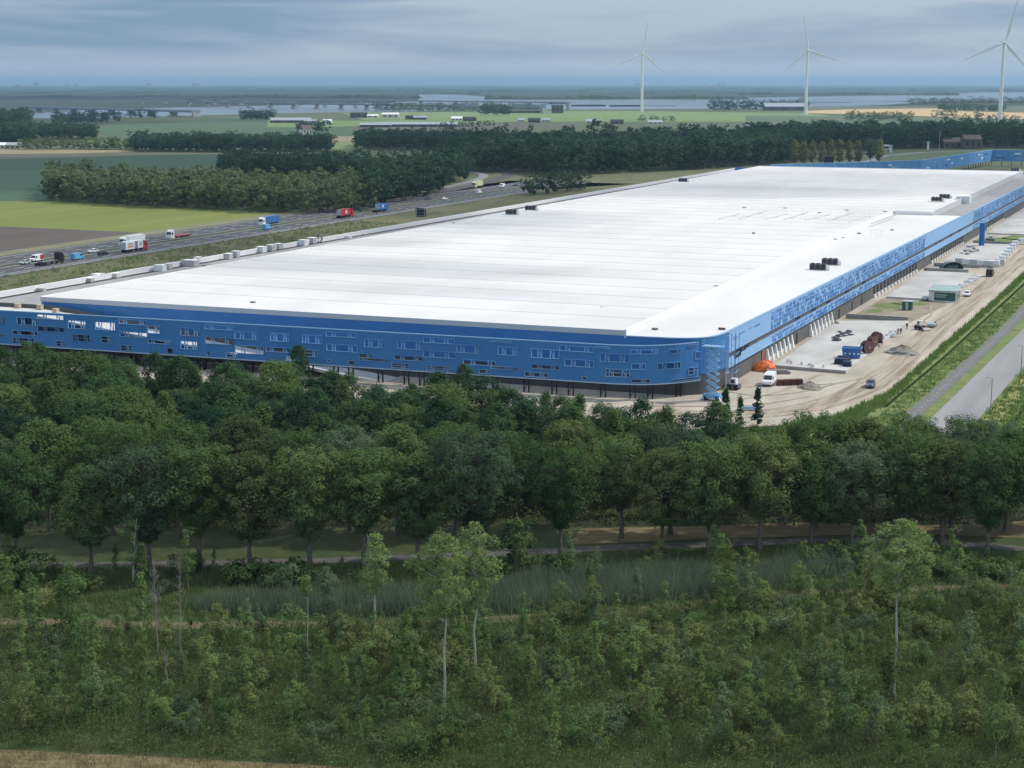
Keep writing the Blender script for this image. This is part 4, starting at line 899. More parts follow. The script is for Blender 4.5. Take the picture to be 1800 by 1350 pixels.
# poplars behind the roof; sunlight is brightened into their leaf colour
pl = [tree_proto(800 + i, 17, 2.0, 3.4, 70, 1.35, 26, 0.42, 'column', leaf_mat('leaf_poplar_lit_%d' % i, (0.18, 0.20, 0.07), (0.27, 0.27, 0.10), scale=0.2), 0.3, 0.2, nl=5) for i in range(2)]
for i, px in enumerate([1396, 1412, 1428, 1444, 1460, 1476, 1492, 1508, 1546]):
    x, y = P(px, 290 - (px - 1396) * .02); plant(pl[i % 2], x, y, random.uniform(1.0, 1.15), i, 'lit_poplar', f'{ORD[i]} pale green poplar from the left in the row behind the white roof', group='pale poplars behind the roof')
x, y = P(1530, 288); plant(row_p[3], x, y, 1.25, 1, 'broadleaf_tree', 'big round tree at the right end of the pale poplar row')
# distant wooded ridges in the haze
def ridge(px0, px1, py, h, seed, label):
    g = np.random.default_rng(seed); a = P(px0, py); b_ = P(px1, py); n = max(12, int((px1 - px0) / 4)); mb = MB(); dep = 60 + a[1] * .012
    xs = np.linspace(a[0], b_[0], n); hz = h * np.clip(.75 + .25 * np.sin(np.linspace(0, n / 7, n) + g.uniform(0, 6)) + g.normal(0, .16, n), .3, 1.6); hz[0] = hz[-1] = .1
    for i in range(n - 1):
        y0, y1 = a[1], a[1] + dep
        mb.face([(xs[i], y0, -.2), (xs[i + 1], y0, -.2), (xs[i + 1], y0 + dep * .12, hz[i + 1] * .8), (xs[i], y0 + dep * .12, hz[i] * .8)])
        mb.face([(xs[i], y0 + dep * .12, hz[i] * .8), (xs[i + 1], y0 + dep * .12, hz[i + 1] * .8), (xs[i + 1], y0 + dep * .5, hz[i + 1]), (xs[i], y0 + dep * .5, hz[i])])
        mb.face([(xs[i], y0 + dep * .5, hz[i]), (xs[i + 1], y0 + dep * .5, hz[i + 1]), (xs[i + 1], y1, -.2), (xs[i], y1, -.2)])
    tag(mb.build('distant_wood', m_ridge), label, None, None, 'stuff')
m_ridge = G('distant_foliage', (0.022, 0.042, 0.022), 0.95, col2=(0.05, 0.075, 0.035), scale=0.012, detail=6, world_co=True)
g0 = np.random.default_rng(77)
rd = [(-300, 740, 172.5, 13), (735, 845, 165.6, 14), (850, 1320, 174.5, 15), (1300, 1690, 167.5, 16), (1600, 2100, 161, 18)]
for y_, h_ in [(149.4, 44), (150.2, 36), (151.2, 30), (152.2, 27), (153.4, 24), (154.8, 22), (156.4, 20), (158.2, 18), (160.3, 17), (162.8, 15), (165.2, 14), (168.5, 13)]:
    x_ = -500.0
    while x_ < 2300:
        l_ = g0.uniform(180, 620)
        lim = 160 if x_ + l_ > 1600 else (164 if 700 < x_ + l_ and x_ < 870 else 167)
        if y_ < lim: rd.append((x_, x_ + l_, y_ + g0.uniform(-.5, .5), h_ * g0.uniform(.7, 1.15)))
        x_ += l_ + g0.uniform(-60, 60)
for i, r in enumerate(rd): ridge(*r, 900 + i, 'hazy blue band of distant trees near the horizon')
# ------------------------------------------------------------------ vehicles
m_glass = G('vehicle_glass', (0.02, 0.025, 0.03), 0.15, spec=0.6, var=0.05)
m_tyre = G('tyre_rubber', (0.015, 0.015, 0.016), 0.8)
PAINT = {}
def paint(n, c, r=0.35): return G('paint_' + n, c, r, var=0.05, spec=0.5)
white = paint('white', (0.78, 0.79, 0.80)); red = paint('red', (0.40, 0.03, 0.035)); blue = paint('blue', (0.04, 0.14, 0.40)); lblue = paint('light_blue', (0.13, 0.36, 0.64)); grey = paint('grey', (0.10, 0.11, 0.13)); black = paint('black', (0.015, 0.015, 0.018)); silver = paint('silver', (0.42, 0.48, 0.52)); cream = paint('cream', (0.62, 0.60, 0.40)); green = paint('green', (0.02, 0.10, 0.08))
mb = MB(); mb.tube((-.12, 0, 0), (.12, 0, 0), .34, n=12); me_wheel = mb.mesh('wheel', m_tyre)
mb = MB(); mb.tube((-.16, 0, 0), (.16, 0, 0), .5, n=12); me_wheel_l = mb.mesh('wheel', m_tyre)
def wheels(e, ys, hx, big=False):
    r = .5 if big else .34
    for y in ys:
        for x in (-hx, hx): inst('wheel', me_wheel_l if big else me_wheel, e, (x, y, r))
def car(loc, rz, col, label, name='car'):
    e = empty(name, (*loc, 0.15), rz, label, 'car')
    mb = MB(); mb.side([(-2.15, .35), (2.1, .35), (2.2, .55), (2.1, .78), (1.15, .95), (.45, 1.42), (-.9, 1.48), (-1.75, 1.02), (-2.15, .95)], .88, .66); fix_normals(mb.build('body', col, e))
    mb = MB(); mb.side([(1.02, .98), (.42, 1.36), (-.88, 1.41), (-1.55, 1.04)], .905, .70); fix_normals(mb.build('windows', m_glass, e))
    mb = MB(); mb.face([(-.62, 1.16, .975), (.62, 1.16, .975), (.56, .50, 1.40), (-.56, .50, 1.40)]); mb.build('windscreen', m_glass, e)
    for x in (-.6, .6): mb = MB(); mb.box(x - .16, x + .16, 2.1, 2.2, .58, .72); mb.build('headlight', white, e)
    wheels(e, (-1.3, 1.35), .78); return e
def van(loc, rz, col, label, side_col=None):
    e = empty('van', (*loc, 0.15), rz, label, 'van')
    mb = MB(); mb.side([(-2.7, .4), (2.55, .4), (2.65, .8), (2.45, 1.05), (1.75, 1.25), (1.15, 2.1), (.7, 2.35), (-2.65, 2.35)], 1.0, .9); fix_normals(mb.build('body', col, e))
    mb = MB(); mb.face([(-.85, 1.79, 1.27), (.85, 1.79, 1.27), (.76, 1.22, 2.04), (-.76, 1.22, 2.04)]); mb.build('windscreen', m_glass, e)
    for x in (-1.005, 1.005): mb = MB(); mb.box(min(x, x * .985), max(x, x * .985), .55, 1.45, 1.3, 1.85); mb.build('side_window', m_glass, e)
    if side_col: mb = MB(); mb.box(-1.02, 1.02, -2.71, -.9, .7, 2.2); mb.build('rear_panel', side_col, e)
    for x in (-.7, .7): mb = MB(); mb.box(x - .18, x + .18, 2.55, 2.67, .75, .92); mb.build('headlight', silver, e)
    wheels(e, (-1.7, 1.7), .88); return e
def lorry(loc, rz, cab, box, label, box_len=10.5, low=False, gap=.5, box_h=2.75, extra=None):
    e = empty('lorry', (*loc, 0.15), rz, label, 'lorry'); y1 = 5.6
    mb = MB(); mb.side([(y1, .5), (y1 + 2.3, .5), (y1 + 2.35, 1.2), (y1 + 2.2, 2.2), (y1 + 1.9, 3.2), (y1 + .6, 3.75), (y1 + .1, 3.75), (y1, 3.2)], 1.22, 1.12); fix_normals(mb.build('cab', cab, e))
    mb = MB(); mb.face([(-1.05, y1 + 2.26, 2.0), (1.05, y1 + 2.26, 2.0), (.98, y1 + 2.0, 2.95), (-.98, y1 + 2.0, 2.95)]); mb.build('windscreen', m_glass, e)
    for x in (-1.23, 1.23): mb = MB(); mb.box(min(x, x * .99), max(x, x * .99), y1 + .9, y1 + 1.9, 1.9, 2.7); mb.build('side_window', m_glass, e)
    if not low:
        b = MB(); b.box(-1.27, 1.27, y1 - gap - box_len, y1 - gap, 1.15, 1.15 + box_h); bo = b.build('trailer', box, e)
        b = MB(); b.box(-1.22, 1.22, y1 - gap - box_len - .04, y1 - gap - box_len, 1.3, 1.05 + box_h); b.build('rear_door', silver, e)
        if extra:
            for (ya, yb, za, zb, mm) in extra:
                for sgn in (-1, 1):
                    b = MB(); b.box(min(sgn * 1.272, sgn * 1.29), max(sgn * 1.272, sgn * 1.29), ya, yb, za, zb); b.build('trailer_graphic', mm, bo)
    else:
        b = MB(); b.box(-1.25, 1.25, y1 - gap - box_len, y1 - gap, .95, 1.25); b.build('flatbed', box, e)
    b = MB(); b.box(-.5, .5, -5, y1 + 1.5, .7, 1.0); b.build('chassis', m_tyre, e)
    wheels(e, (y1 + 1.4, y1 - 1.6, -1.6, -2.9, -4.2), 1.05, True); return e
AW, TO = -TH, math.pi - TH
def M(px, py): return P(px, py)
lorry(M(232, 443), AW, red, white, 'white box lorry with a dark red cab in the near lanes', gap=.4, extra=[(0.2, 1.9, 1.2, 3.85, G('slate_band', (0.18, 0.21, 0.26), .6)), (2.9, 4.6, 1.8, 3.4, silver), (-3.9, -0.9, 2.75, 3.3, G('olive_letters', (0.33, 0.32, 0.16), .6)), (-4.1, -0.7, 1.75, 2.4, G('orange_letters', (0.62, 0.26, 0.10), .6))])
lorry(M(236, 432), TO, white, white, 'all white articulated lorry coming along the far lanes')
lorry(M(475, 396), TO, white, blue, 'white lorry with a bright blue trailer on the far lanes')
lorry(M(317, 419), TO, white, red, 'white cab lorry pulling an empty red flatbed', low=True)
lorry(M(604, 383), AW, red, red, 'red lorry with red trailer in the near lanes', box_len=8.5, gap=1.2, extra=[(-0.6, 1.4, 1.9, 3.3, G('pale_logo', (0.75, 0.45, 0.3), .6))])
lorry(M(666, 373), AW, blue, blue, 'short blue box lorry ahead of the red lorry', box_len=6.5, extra=[(1.2, 2.4, 2.0, 3.3, white)])
lorry(M(82, 466), AW, black, grey, 'dark lorry with an empty low flatbed at the left', low=True, box_len=8)
lorry(M(742 + 100, 330), TO, cream, cream, 'pale yellow lorry far along the motorway', box_len=8)
van(M(64, 460), TO, white, 'white van with a red rear on the far lanes', red); van(M(136, 457), AW, lblue, 'light blue van in the near lanes'); van(M(470, 404), AW, lblue, 'light blue van beside the blue trailer lorry')
van(M(882, 330), TO, white, 'white van near the slip road'); van(M(842, 341), AW, white, 'white rounded van in the near lanes by the slip road')
car(M(44, 465), TO, silver, 'silver car at the left end of the motorway'); car(M(164, 445), TO, white, 'white car on the far lanes left of the lorries'); car(M(181, 449), AW, black, 'black car behind the white box lorry')
car(M(752, 351), TO, grey, 'dark grey car on the distant motorway'); car(M(782, 352), AW, white, 'small white car on the distant motorway'); car(M(906, 327), TO, grey, 'dark car close to the motorway bend')

# ------------------------------------------------------------------ building site
def site(px, py): return P(px, py)
Z1 = 0.55
def slab(poly, name, label):
    e = empty(name, W(*poly[0]), -TH, label, 'slab'); mb = MB(); q = [(p[0] - poly[0][0], p[1] - poly[0][1]) for p in poly]
    mb.prism(q, 0.0, Z1); mb.build('slab_top', m_conc, e); return e
slab([(2.6, 32.5), (18.4, 31.5), (18.0, 112), (1.0, 105)], 'concrete_yard', 'pale concrete loading yard with cable reels on it')
slab([(4.0, 158), (19.0, 157), (19.5, 228), (2.5, 228)], 'concrete_yard', 'pale concrete loading yard behind the green roofed cabin')
slab([(4.5, 252), (21, 250), (21, 330), (3.5, 330)], 'concrete_yard', 'far concrete loading yard with white wrapped pallets')
slab([(5, 376), (20, 376), (20, 520), (4.5, 520)], 'concrete_yard', 'farthest pale concrete loading yard')
for s0, s1, t, h, lab in [(1.5, 17.5, 113.5, 1.2, 'low grey retaining wall behind the reel yard'), (3.0, 17, 229.5, 1.3, 'low grey retaining wall behind the second yard'), (3.5, 18.5, 247, 1.2, 'grey retaining wall before the wrapped pallets'), (5, 20, 333, 1.2, 'far grey retaining wall by the blue tube')]:
    e = empty('retaining_wall', W(s0, t), -TH, lab, 'wall'); mb = MB(); mb.box(0, s1 - s0, 0, .35, 0, h); mb.build('wall_face', m_conc_d, e); mb = MB(); mb.box(-.05, s1 - s0 + .05, -.05, .4, h, h + .08); mb.build('coping', m_conc, e)
e = empty('kerb_wall', W(2.6, 32.2), -TH - R(3.6), 'low concrete kerb wall along the front of the reel yard', 'wall'); mb = MB(); mb.box(0, 15.9, -.35, -.05, 0, .75); mb.build('wall_face', m_conc_d, e)

van(site(1352, 677), R(160), white, 'white delivery van parked on the sand beside the warehouse')
car(site(1530, 681), R(165), grey, 'dark grey car driving on the sandy track'); car(site(1638, 575), AW, silver, 'blue grey car parked on the sand by the loader'); car(site(1700, 521), TO, white, 'white car on the sand beside the green roofed cabin')
van(site(1740, 486), AW, black, 'black van on the track at the far yard')
van(site(1795, 430), R(70), white, 'white van beside the far yard at the right edge')
def mound(px, py, r, h, m, label, seed, name='dirt_pile'):
    g = np.random.default_rng(seed); x, y = site(px, py); e = bpy.data.objects.new(name, None); n = 22; mb = MB(); ring = []
    for j in range(6):
        f = j / 5; rr = r * (1 - f) ** 0.8
        ring.append([(rr * math.cos(a) * g.uniform(.8, 1.2) * 1.35, rr * math.sin(a) * g.uniform(.8, 1.2), h * (f ** 1.1) * g.uniform(.85, 1.12) if j else 0) for a in np.linspace(0, 2 * math.pi, n, endpoint=False)])
    for j in range(5):
        for i in range(n): k = (i + 1) % n; mb.face([ring[j][i], ring[j][k], ring[j + 1][k], ring[j + 1][i]])
    mb.face(ring[5]); o = mb.build(name, m); o.location = (x, y, 0.05); o.rotation_euler = (0, 0, g.uniform(0, 3)); tag(o, label, 'pile'); return o
m_heap = G('grey_soil', (0.17, 0.145, 0.12), .95, col2=(0.30, 0.26, 0.21), scale=1.6, bump=.8)
mound(1424, 682, 2.6, 1.3, m_heap, 'brown earth pile on the sand beside the van', 1); mound(1586, 622, 3.2, 2.0, G('grey_heap', (0.20, 0.185, 0.165), .95, col2=(0.33, 0.30, 0.26), scale=1.6, bump=.8), 'grey gravel heap beside the sandy track', 2)
mound(1545, 470, 5.0, 1.6, m_heap, 'long soil bank before the wrapped pallets', 3); mound(1640, 528, 3.0, .8, G('weedy_heap', (0.05, 0.075, 0.03), .95, var=.3), 'weedy mound in front of the green roofed cabin', 4); mound(1470, 572, 1.6, 1.0, m_heap, 'small dark heap at the retaining wall', 5)
mound(1250, 742, 2.0, .7, m_heap, 'low soil mound by the young poplars', 6)
# orange tarpaulin over a heap
g = np.random.default_rng(9); x, y = site(1342, 652); mb = MB(); n = 24; ring = []
for j in range(7):
    f = j / 6; ring.append([((2.7 * math.cos(a) * (1 - f ** 2 * .75) * g.uniform(.93, 1.07)) + .5 * f, 1.9 * math.sin(a) * (1 - f ** 2 * .8) * g.uniform(.9, 1.1), 2.3 * f ** .8 * g.uniform(.92, 1.08)) for a in np.linspace(0, 2 * math.pi, n, endpoint=False)])
for j in range(6):
    for i in range(n): k = (i + 1) % n; mb.face([ring[j][i], ring[j][k], ring[j + 1][k], ring[j + 1][i]])
mb.face(ring[6]); o = mb.build('tarpaulin', G('orange_tarp', (0.85, 0.19, 0.05), .45, var=.15, scale=1.5, bump=.5), smooth=False); o.location = (x, y, .05); o.rotation_euler = (0, 0, R(-30)); tag(o, 'crumpled orange tarpaulin over a heap at the warehouse corner', 'tarpaulin')
# pallets, stacks
def stack(px, py, n, w, l, h, m, label, name='pallet_stack', rz=AW, z=0.05, wob=.1, xy=None):
    x, y = xy or site(px, py); e = empty(name, (x, y, z), rz, label, 'stack'); random.seed(int(px * 7 + py))
    for k in range(n):
        mb = MB(); hh = h / n; a, b = random.uniform(-wob, wob), random.uniform(-wob, wob)
        mb.box(-w / 2 + a, w / 2 + a, -l / 2 + b, l / 2 + b, k * hh, (k + .86) * hh); mb.build('layer', m, e)
    return e
m_brown = G('brown_formwork', (0.12, 0.045, 0.035), .7, var=.25, scale=2); m_wrap = G('white_wrap', (0.72, 0.74, 0.76), .4, var=.1, scale=1.2); m_wrapg = G('grey_wrap', (0.45, 0.47, 0.48), .5, var=.15, scale=1.2); m_navy = G('navy_crate', (0.03, 0.035, 0.09), .6, var=.3, scale=2)
for k, dx in enumerate([0, 1.35, 2.7, 4.05]):
    x, y = site(1371, 678); stack(1371 + k, 678, 4, 1.2, 1.1, 1.25, m_brown, f'{ORD[k]} stack of dark brown panels from the left behind the white van', xy=(x + dx, y + .25 * k), rz=.1)
stack(1368, 657, 3, 4.2, 2.2, .8, G('grey_boards', (0.22, 0.20, 0.18), .8, var=.3, scale=2), 'low stack of grey boards beside the orange tarpaulin', rz=0, wob=.4)
zz = Z1
for k, (px, py, w, l, h, mm, lab) in enumerate([(1478, 641, 2.6, 2.0, 1.3, m_navy, 'dark navy crate stack nearest the yard front'), (1489, 645, 1.7, 1.6, 1.1, m_navy, 'small navy crate stack at the yard front corner'), (1484, 634, 2.4, 1.4, .9, m_navy, 'low navy pallet row behind the front crates')]):
    stack(px, py + 3, 4, w, l, h, mm, lab, z=zz, wob=.25)
# blue open skip
x, y = site(1497, 633); e = empty('skip', (x, y, zz), AW + .1, 'bright blue open skip container on the reel yard', 'skip')
mb = MB()
for a, b in (((-2.1, -1.2), (2.1, -1.2)), ((2.1, -1.2), (2.1, 1.2)), ((2.1, 1.2), (-2.1, 1.2)), ((-2.1, 1.2), (-2.1, -1.2))):
    mb.face([(a[0] * .86, a[1], .15), (b[0] * .86, b[1], .15), (b[0], b[1], 2.3), (a[0], a[1], 2.3)]); mb.face([(b[0] * .83, b[1] * .95, .2), (a[0] * .83, a[1] * .95, .2), (a[0] * .97, a[1] * .95, 2.3), (b[0] * .97, b[1] * .95, 2.3)])
mb.box(-1.8, 1.8, -1.2, 1.2, .1, .2); mb.build('tub', blue, e); mb = MB()
for k in range(4): mb.bar((-2.1, -1.2, 2.3), (2.1, -1.2, 2.3), .14) if k == 0 else mb.bar((2.1, (-1.2, 1.2, 1.2)[k - 1], 2.3), ((2.1, -2.1, -2.1)[k - 1], (1.2, 1.2, -1.2)[k - 1] if k < 3 else -1.2, 2.3), .14)
mb.build('rim', lblue, e)
for k in range(4): mb = MB(); mb.box(-1.5 + k * .95, -1.1 + k * .95, -1.27, -1.2, .9, 1.25); mb.build('label_plate', white, e)
# cable reels
mb = MB(); mb.tube((0, -.75, 0), (0, -.6, 0), 1.25, n=28); mb.tube((0, .6, 0), (0, .75, 0), 1.25, n=28); me_fl = mb.mesh('flange', G('reel_timber', (0.17, 0.085, 0.075), .75, var=.25, scale=3))
mb = MB(); mb.tube((0, -.6, 0), (0, .6, 0), .85, n=24); me_core = mb.mesh('cable_drum', G('cable_black', (0.05, 0.03, 0.03), .6, var=.3, scale=6))
mb = MB(); mb.tube((0, -.80, 0), (0, -.75, 0), .22, n=14); mb.tube((0, .75, 0), (0, .80, 0), .22, n=14); me_hub = mb.mesh('hub', m_steel)
for px, py, rz_, sc, lab in [(1524, 625, R(25), 1.12, 'front cable reel with a pale grey wound face'), (1533, 614, R(40), 1.0, 'middle dark brown cable reel behind the front one'), (1541, 607, R(10), 1.05, 'rearmost of the large brown cable reels'), (1546, 610, R(70), .85, 'smaller brown cable reel at the right of the group')]:
    x, y = site(px, py); e = empty('cable_reel', (x, y, zz + 1.25 * sc), rz_, lab, 'cable reel', scale=sc); inst('flange', me_fl, e); inst('cable_drum', me_core, e); inst('hub', me_hub, e)
# loose material on the yards
random.seed(77)
def bits(name, label, spots, m, smin, smax, cat='debris', group=None, z=zz):
    for px, py in spots:
        x, y = site(px, py); mb = MB(); w, l, h = random.uniform(smin, smax), random.uniform(smin, smax), random.uniform(.15, .5)
        mb.prism([(-w / 2, -l / 2), (w / 2, -l * .4), (w * .45, l / 2), (-w * .4, l * .45)], 0, h); mb.prism([(-w / 3, -l / 4), (w / 4, -l * .3), (w * .3, l / 3), (-w * .3, l * .3)], h, h * 1.6)
        o = mb.build(name, m); o.location = (x, y, z); o.rotation_euler = (0, 0, random.uniform(0, 3)); tag(o, label, cat, group)
bits('material_pile', 'small dark bundle lying on the near concrete yard behind the crates', [(1468, 598), (1473, 596), (1480, 592), (1484, 595), (1488, 590), (1492, 588), (1476, 588), (1495, 593), (1470, 603)], G('dark_steel_bits', (0.09, 0.10, 0.11), .6, var=.3), .8, 1.9, group='dark bundles on the near yard')
bits('material_pile', 'white or grey packet along the outer edge of the near yard', [(1556, 597), (1560, 594), (1566, 590), (1570, 593), (1575, 588), (1582, 586), (1552, 600)], m_wrap, .6, 1.6, group='packets along the yard edge')
bits('rubble', 'pale offcut along the front kerb of the near yard', [(1386, 642), (1391, 644), (1409, 645.5), (1424, 647), (1428, 650), (1447, 650.5)], G('pale_offcut', (0.6, 0.58, 0.56), .8, var=.2), .3, 1.0, group='offcuts along the kerb')
bits('material_pile', 'small pale heap at the edge of the second yard', [(1690, 506), (1697, 503), (1703, 497), (1712, 494), (1706, 500), (1719, 489)], m_wrap, 1.0, 3.0, group='heaps at the second yard')
bits('material_pile', 'grey scrap lying near the blue tube', [(1690, 448), (1696, 445), (1702, 443), (1708, 446), (1712, 441), (1700, 450), (1718, 444), (1706, 437)], G('scrap_grey', (0.30, 0.29, 0.29), .7, var=.4), .9, 2.6, group='scrap near the blue tube')
for k, px in enumerate([1688, 1700, 1714, 1726, 1738, 1748, 1757]):
    py = 461.5 + (1.2 * k if k < 5 else 6 - (k - 4) * 2); x, y = site(px, py + 4)
    e = empty('wrapped_pallet', (x, y, Z1), AW, f'{ORD[k]} white wrapped pallet block from the left in the far yard row', 'pallet', 'wrapped pallets'); mb = MB(); mb.box(-1.6, 1.6, -1, 1, .15, 1.7); mb.build('wrapped_goods', m_wrap if k % 2 else m_wrapg, e); mb = MB(); mb.box(-1.6, 1.6, -1, 1, 0, .13); mb.build('pallet_base', m_wood, e)
for k in range(6):
    x, y = site(1762 + k * 4.5, 460 - k * 5.5); e = empty('wrapped_pallet', (x, y, .08), AW, f'{ORD[k]} white wrapped pallet from the front in the row along the track', 'pallet', 'wrapped pallets along the track'); mb = MB(); mb.box(-1, 1, -1.3, 1.3, .15, 1.9); mb.build('wrapped_goods', m_wrap, e); mb = MB(); mb.box(-1, 1, -1.3, 1.3, 0, .13); mb.build('pallet_base', m_wood, e)
# site cabin with pent roof
x, y = site(1656, 531); e = empty('site_cabin', (x, y, .06), AW, 'site cabin with pale green pent roof and dark front wall', 'cabin')
mb = MB(); mb.box(-3.7, 3.7, 0, 9, 0, 3.0); mb.build('wall', G('cabin_wall', (0.75, 0.76, 0.78), .6), e); mb = MB(); mb.box(-2.2, 3.6, -.06, 0, .35, 2.6); fw = mb.build('front_panel', green, e)
for k in range(2): mb = MB(); mb.box(-1.9, 1.3 - k * .5, -.08, -.06, 1.75 - k * .55, 2.1 - k * .55); mb.build('sign_lettering', G('sign_grey', (0.30, 0.40, 0.40), .6), fw)
mb = MB(); mb.v = [(-4, -.5, 3.0), (4, -.5, 3.0), (4, 9.5, 3.5), (-4, 9.5, 3.5), (-4, -.5, 3.2), (4, -.5, 3.2), (4, 9.5, 3.7), (-4, 9.5, 3.7)]; mb.f = [(0, 3, 2, 1), (4, 5, 6, 7), (0, 1, 5, 4), (1, 2, 6, 5), (2, 3, 7, 6), (3, 0, 4, 7)]; mb.m = [0] * 6; mb.build('roof', G('cabin_roof', (0.30, 0.40, 0.39), .5), e)
for k in range(5): mb = MB(); mb.box(3.7, 3.76, .6 + k * 1.7, 1.5 + k * 1.7, .2, 2.6); mb.build('window', m_glass if k % 2 else green, e)
# green container
x, y = site(1595, 545); e = empty('container', (x, y, .09), AW, 'dark green storage box standing alone on the soil patch', 'container')
mb = MB(); mb.box(-1.3, 1.3, -1.1, 1.1, 0, 2.3); mb.build('box_body', green, e); mb = MB(); mb.box(-.35, .35, -1.14, -1.1, .1, 2.15); mb.build('door', silver, e); mb = MB(); mb.box(-1.38, 1.38, -1.18, 1.18, 2.3, 2.42); mb.build('lid', silver, e)
# mini loaders
def loader(px, py, rz_, label):
    x, y = site(px, py); e = empty('mini_loader', (x, y, .08), rz_, label, 'loader')
    mb = MB(); mb.box(-.75, .75, -1.4, 1.0, .4, 1.15); mb.build('chassis', grey, e); mb = MB(); mb.side([(-.9, 1.15), (.5, 1.15), (.35, 2.3), (-.8, 2.3)], .62, .55); fix_normals(mb.build('cab', white, e)); mb = MB(); mb.box(-.64, .64, -.6, .25, 1.35, 2.05); mb.build('window', m_glass, e)
    mb = MB(); mb.bar((-.6, .6, 1.1), (-.6, 2.1, .5), .14); mb.bar((.6, .6, 1.1), (.6, 2.1, .5), .14); mb.build('arm', red, e); mb = MB(); mb.side([(2.0, .1), (2.9, .1), (2.7, .35), (2.2, .8), (2.0, .8)], .9); fix_normals(mb.build('bucket', black, e)); wheels(e, (-.9, .6), .8, True)
loader(1288, 685, R(60), 'small white cabbed loader at the warehouse corner'); loader(1618, 580, R(200), 'small white loader with a red arm on the track'); loader(1740, 425, R(120), 'white and grey loader under the blue tube')
# tracked concrete culvert shell
x, y = site(1672, 473); e = empty('half_pipe', (x, y, .08), R(10), 'dark arched shelter on the sand before the wrapped pallets', 'shelter'); mb = MB(); n = 14
for k in range(n):
    a0, a1 = math.pi * k / n, math.pi * (k + 1) / n; mb.face([(3.6 * math.cos(a0), -1.5, 2.4 * math.sin(a0)), (3.6 * math.cos(a0), 1.5, 2.4 * math.sin(a0)), (3.6 * math.cos(a1), 1.5, 2.4 * math.sin(a1)), (3.6 * math.cos(a1), -1.5, 2.4 * math.sin(a1))])
mb.face([(3.6 * math.cos(math.pi * k / n), 1.4, 2.4 * math.sin(math.pi * k / n)) for k in range(n + 1)]); mb.build('shell', grey, e); mb = MB(); mb.box(-2, 2, -.9, -.6, 0, 1.3); mb.build('front_board', green, e)
# big blue tube against the facade
e = empty('blue_tube', W(9.5, 322), -TH, 'tall vertical blue tube standing before the far facade', 'tube')
mb = MB(); mb.tube((0, 0, 0), (0, 0, 8.9), 1.0, n=28); mb.build('shaft', G('tube_blue', (0.02, 0.14, 0.42), .5), e, smooth=False); mb = MB(); mb.tube((0, 0, 8.9), (0, 0, 9.05), 1.08, n=28); mb.build('cap', lblue, e); mb = MB(); mb.tube((0, 0, 0), (0, 0, .3), 1.15, n=28); mb.build('foot_ring', blue, e)
# scissor lift at the curved corner
x, y = site(1252, 704); e = empty('scissor_lift', (x, y, .08), R(-25), 'extended light blue scissor lift in front of the curved corner', 'scissor lift')
mb = MB(); mb.box(-1.7, 1.7, -.95, .95, .45, 1.15); mb.build('base', lblue, e); wheels(e, (-.75, .75), 1.15, True); 
for sx in (-1, 1):
    for sy in (-.85, .85): mb = MB(); mb.bar((sx * 1.6, sy * 1.0, .8), (sx * 2.1, sy * 1.5, .1), .14); mb.build('outrigger', white, e)
nseg = 7; z0, z1 = 1.15, 10.4; dz = (z1 - z0) / nseg; m_lift = G('lift_pale_blue', (0.22, 0.43, 0.66), .45)
for k in range(nseg):
    for sy in (-.6, .6):
        mb = MB(); mb.bar((-1.15, sy, z0 + k * dz), (1.15, sy, z0 + (k + 1) * dz), .16, .22); mb.bar((1.15, sy * .88, z0 + k * dz), (-1.15, sy * .88, z0 + (k + 1) * dz), .16, .22); mb.build('scissor_arm', m_lift, e)
    mb = MB(); mb.bar((-1.15, -.6, z0 + (k + 1) * dz), (-1.15, .6, z0 + (k + 1) * dz), .12); mb.bar((1.15, -.6, z0 + (k + 1) * dz), (1.15, .6, z0 + (k + 1) * dz), .12); mb.build('cross_tube', m_lift, e)
mb = MB(); mb.box(-2.0, 2.0, -1.0, 1.0, z1, z1 + .18); mb.build('platform', m_lift, e); mb = MB()
for zz_ in (z1 + .6, z1 + 1.15):
    for a, b in (((-2, -1), (2, -1)), ((2, -1), (2, 1)), ((2, 1), (-2, 1)), ((-2, 1), (-2, -1))): mb.bar((*a, zz_), (*b, zz_), .06)
for a in ((-2, -1), (0, -1), (2, -1), (-2, 1), (0, 1), (2, 1)): mb.bar((*a, z1), (*a, z1 + 1.15), .06)
mb.build('guard_rail', lblue, e)
# steel ladder frame and boom at the facade corner
e = empty('scaffold_tower', W(.9, 6.3), -TH, 'narrow blue steel scaffold ladder at the facade corner', 'scaffold')
mb = MB()
for sx, sy in ((0, 0), (.1, 2.4), (.9, 0), (.9, 2.4)): mb.bar((sx, sy - 2, 0), (sx, sy - 2, 11.3), .08)
mb.build('upright', blue, e)
for k in range(6): mb = MB(); mb.bar((.9, -2, 1.6 + k * 1.85), (.9, .4, 1.9 + k * 1.85), .1); mb.bar((0, -2, 1.6 + k * 1.85), (.9, -2, 1.6 + k * 1.85), .1); mb.build('rung', m_lift, e)
x, y = site(1275, 697); e = empty('mast', (x, y, .08), 0, 'tall thin grey mast beside the scissor lift', 'mast'); mb = MB(); mb.tube((0, 0, 0), (0, 0, 8.9), .13, .09, 8); mb.build('pole', m_steel, e); mb = MB(); mb.bar((-1.2, 0, 8.7), (.4, 0, 8.9), .14); mb.build('arm', m_steel, e); mb = MB(); mb.box(-.5, .5, -.5, .5, 0, .25); mb.build('foot', m_conc_d, e)
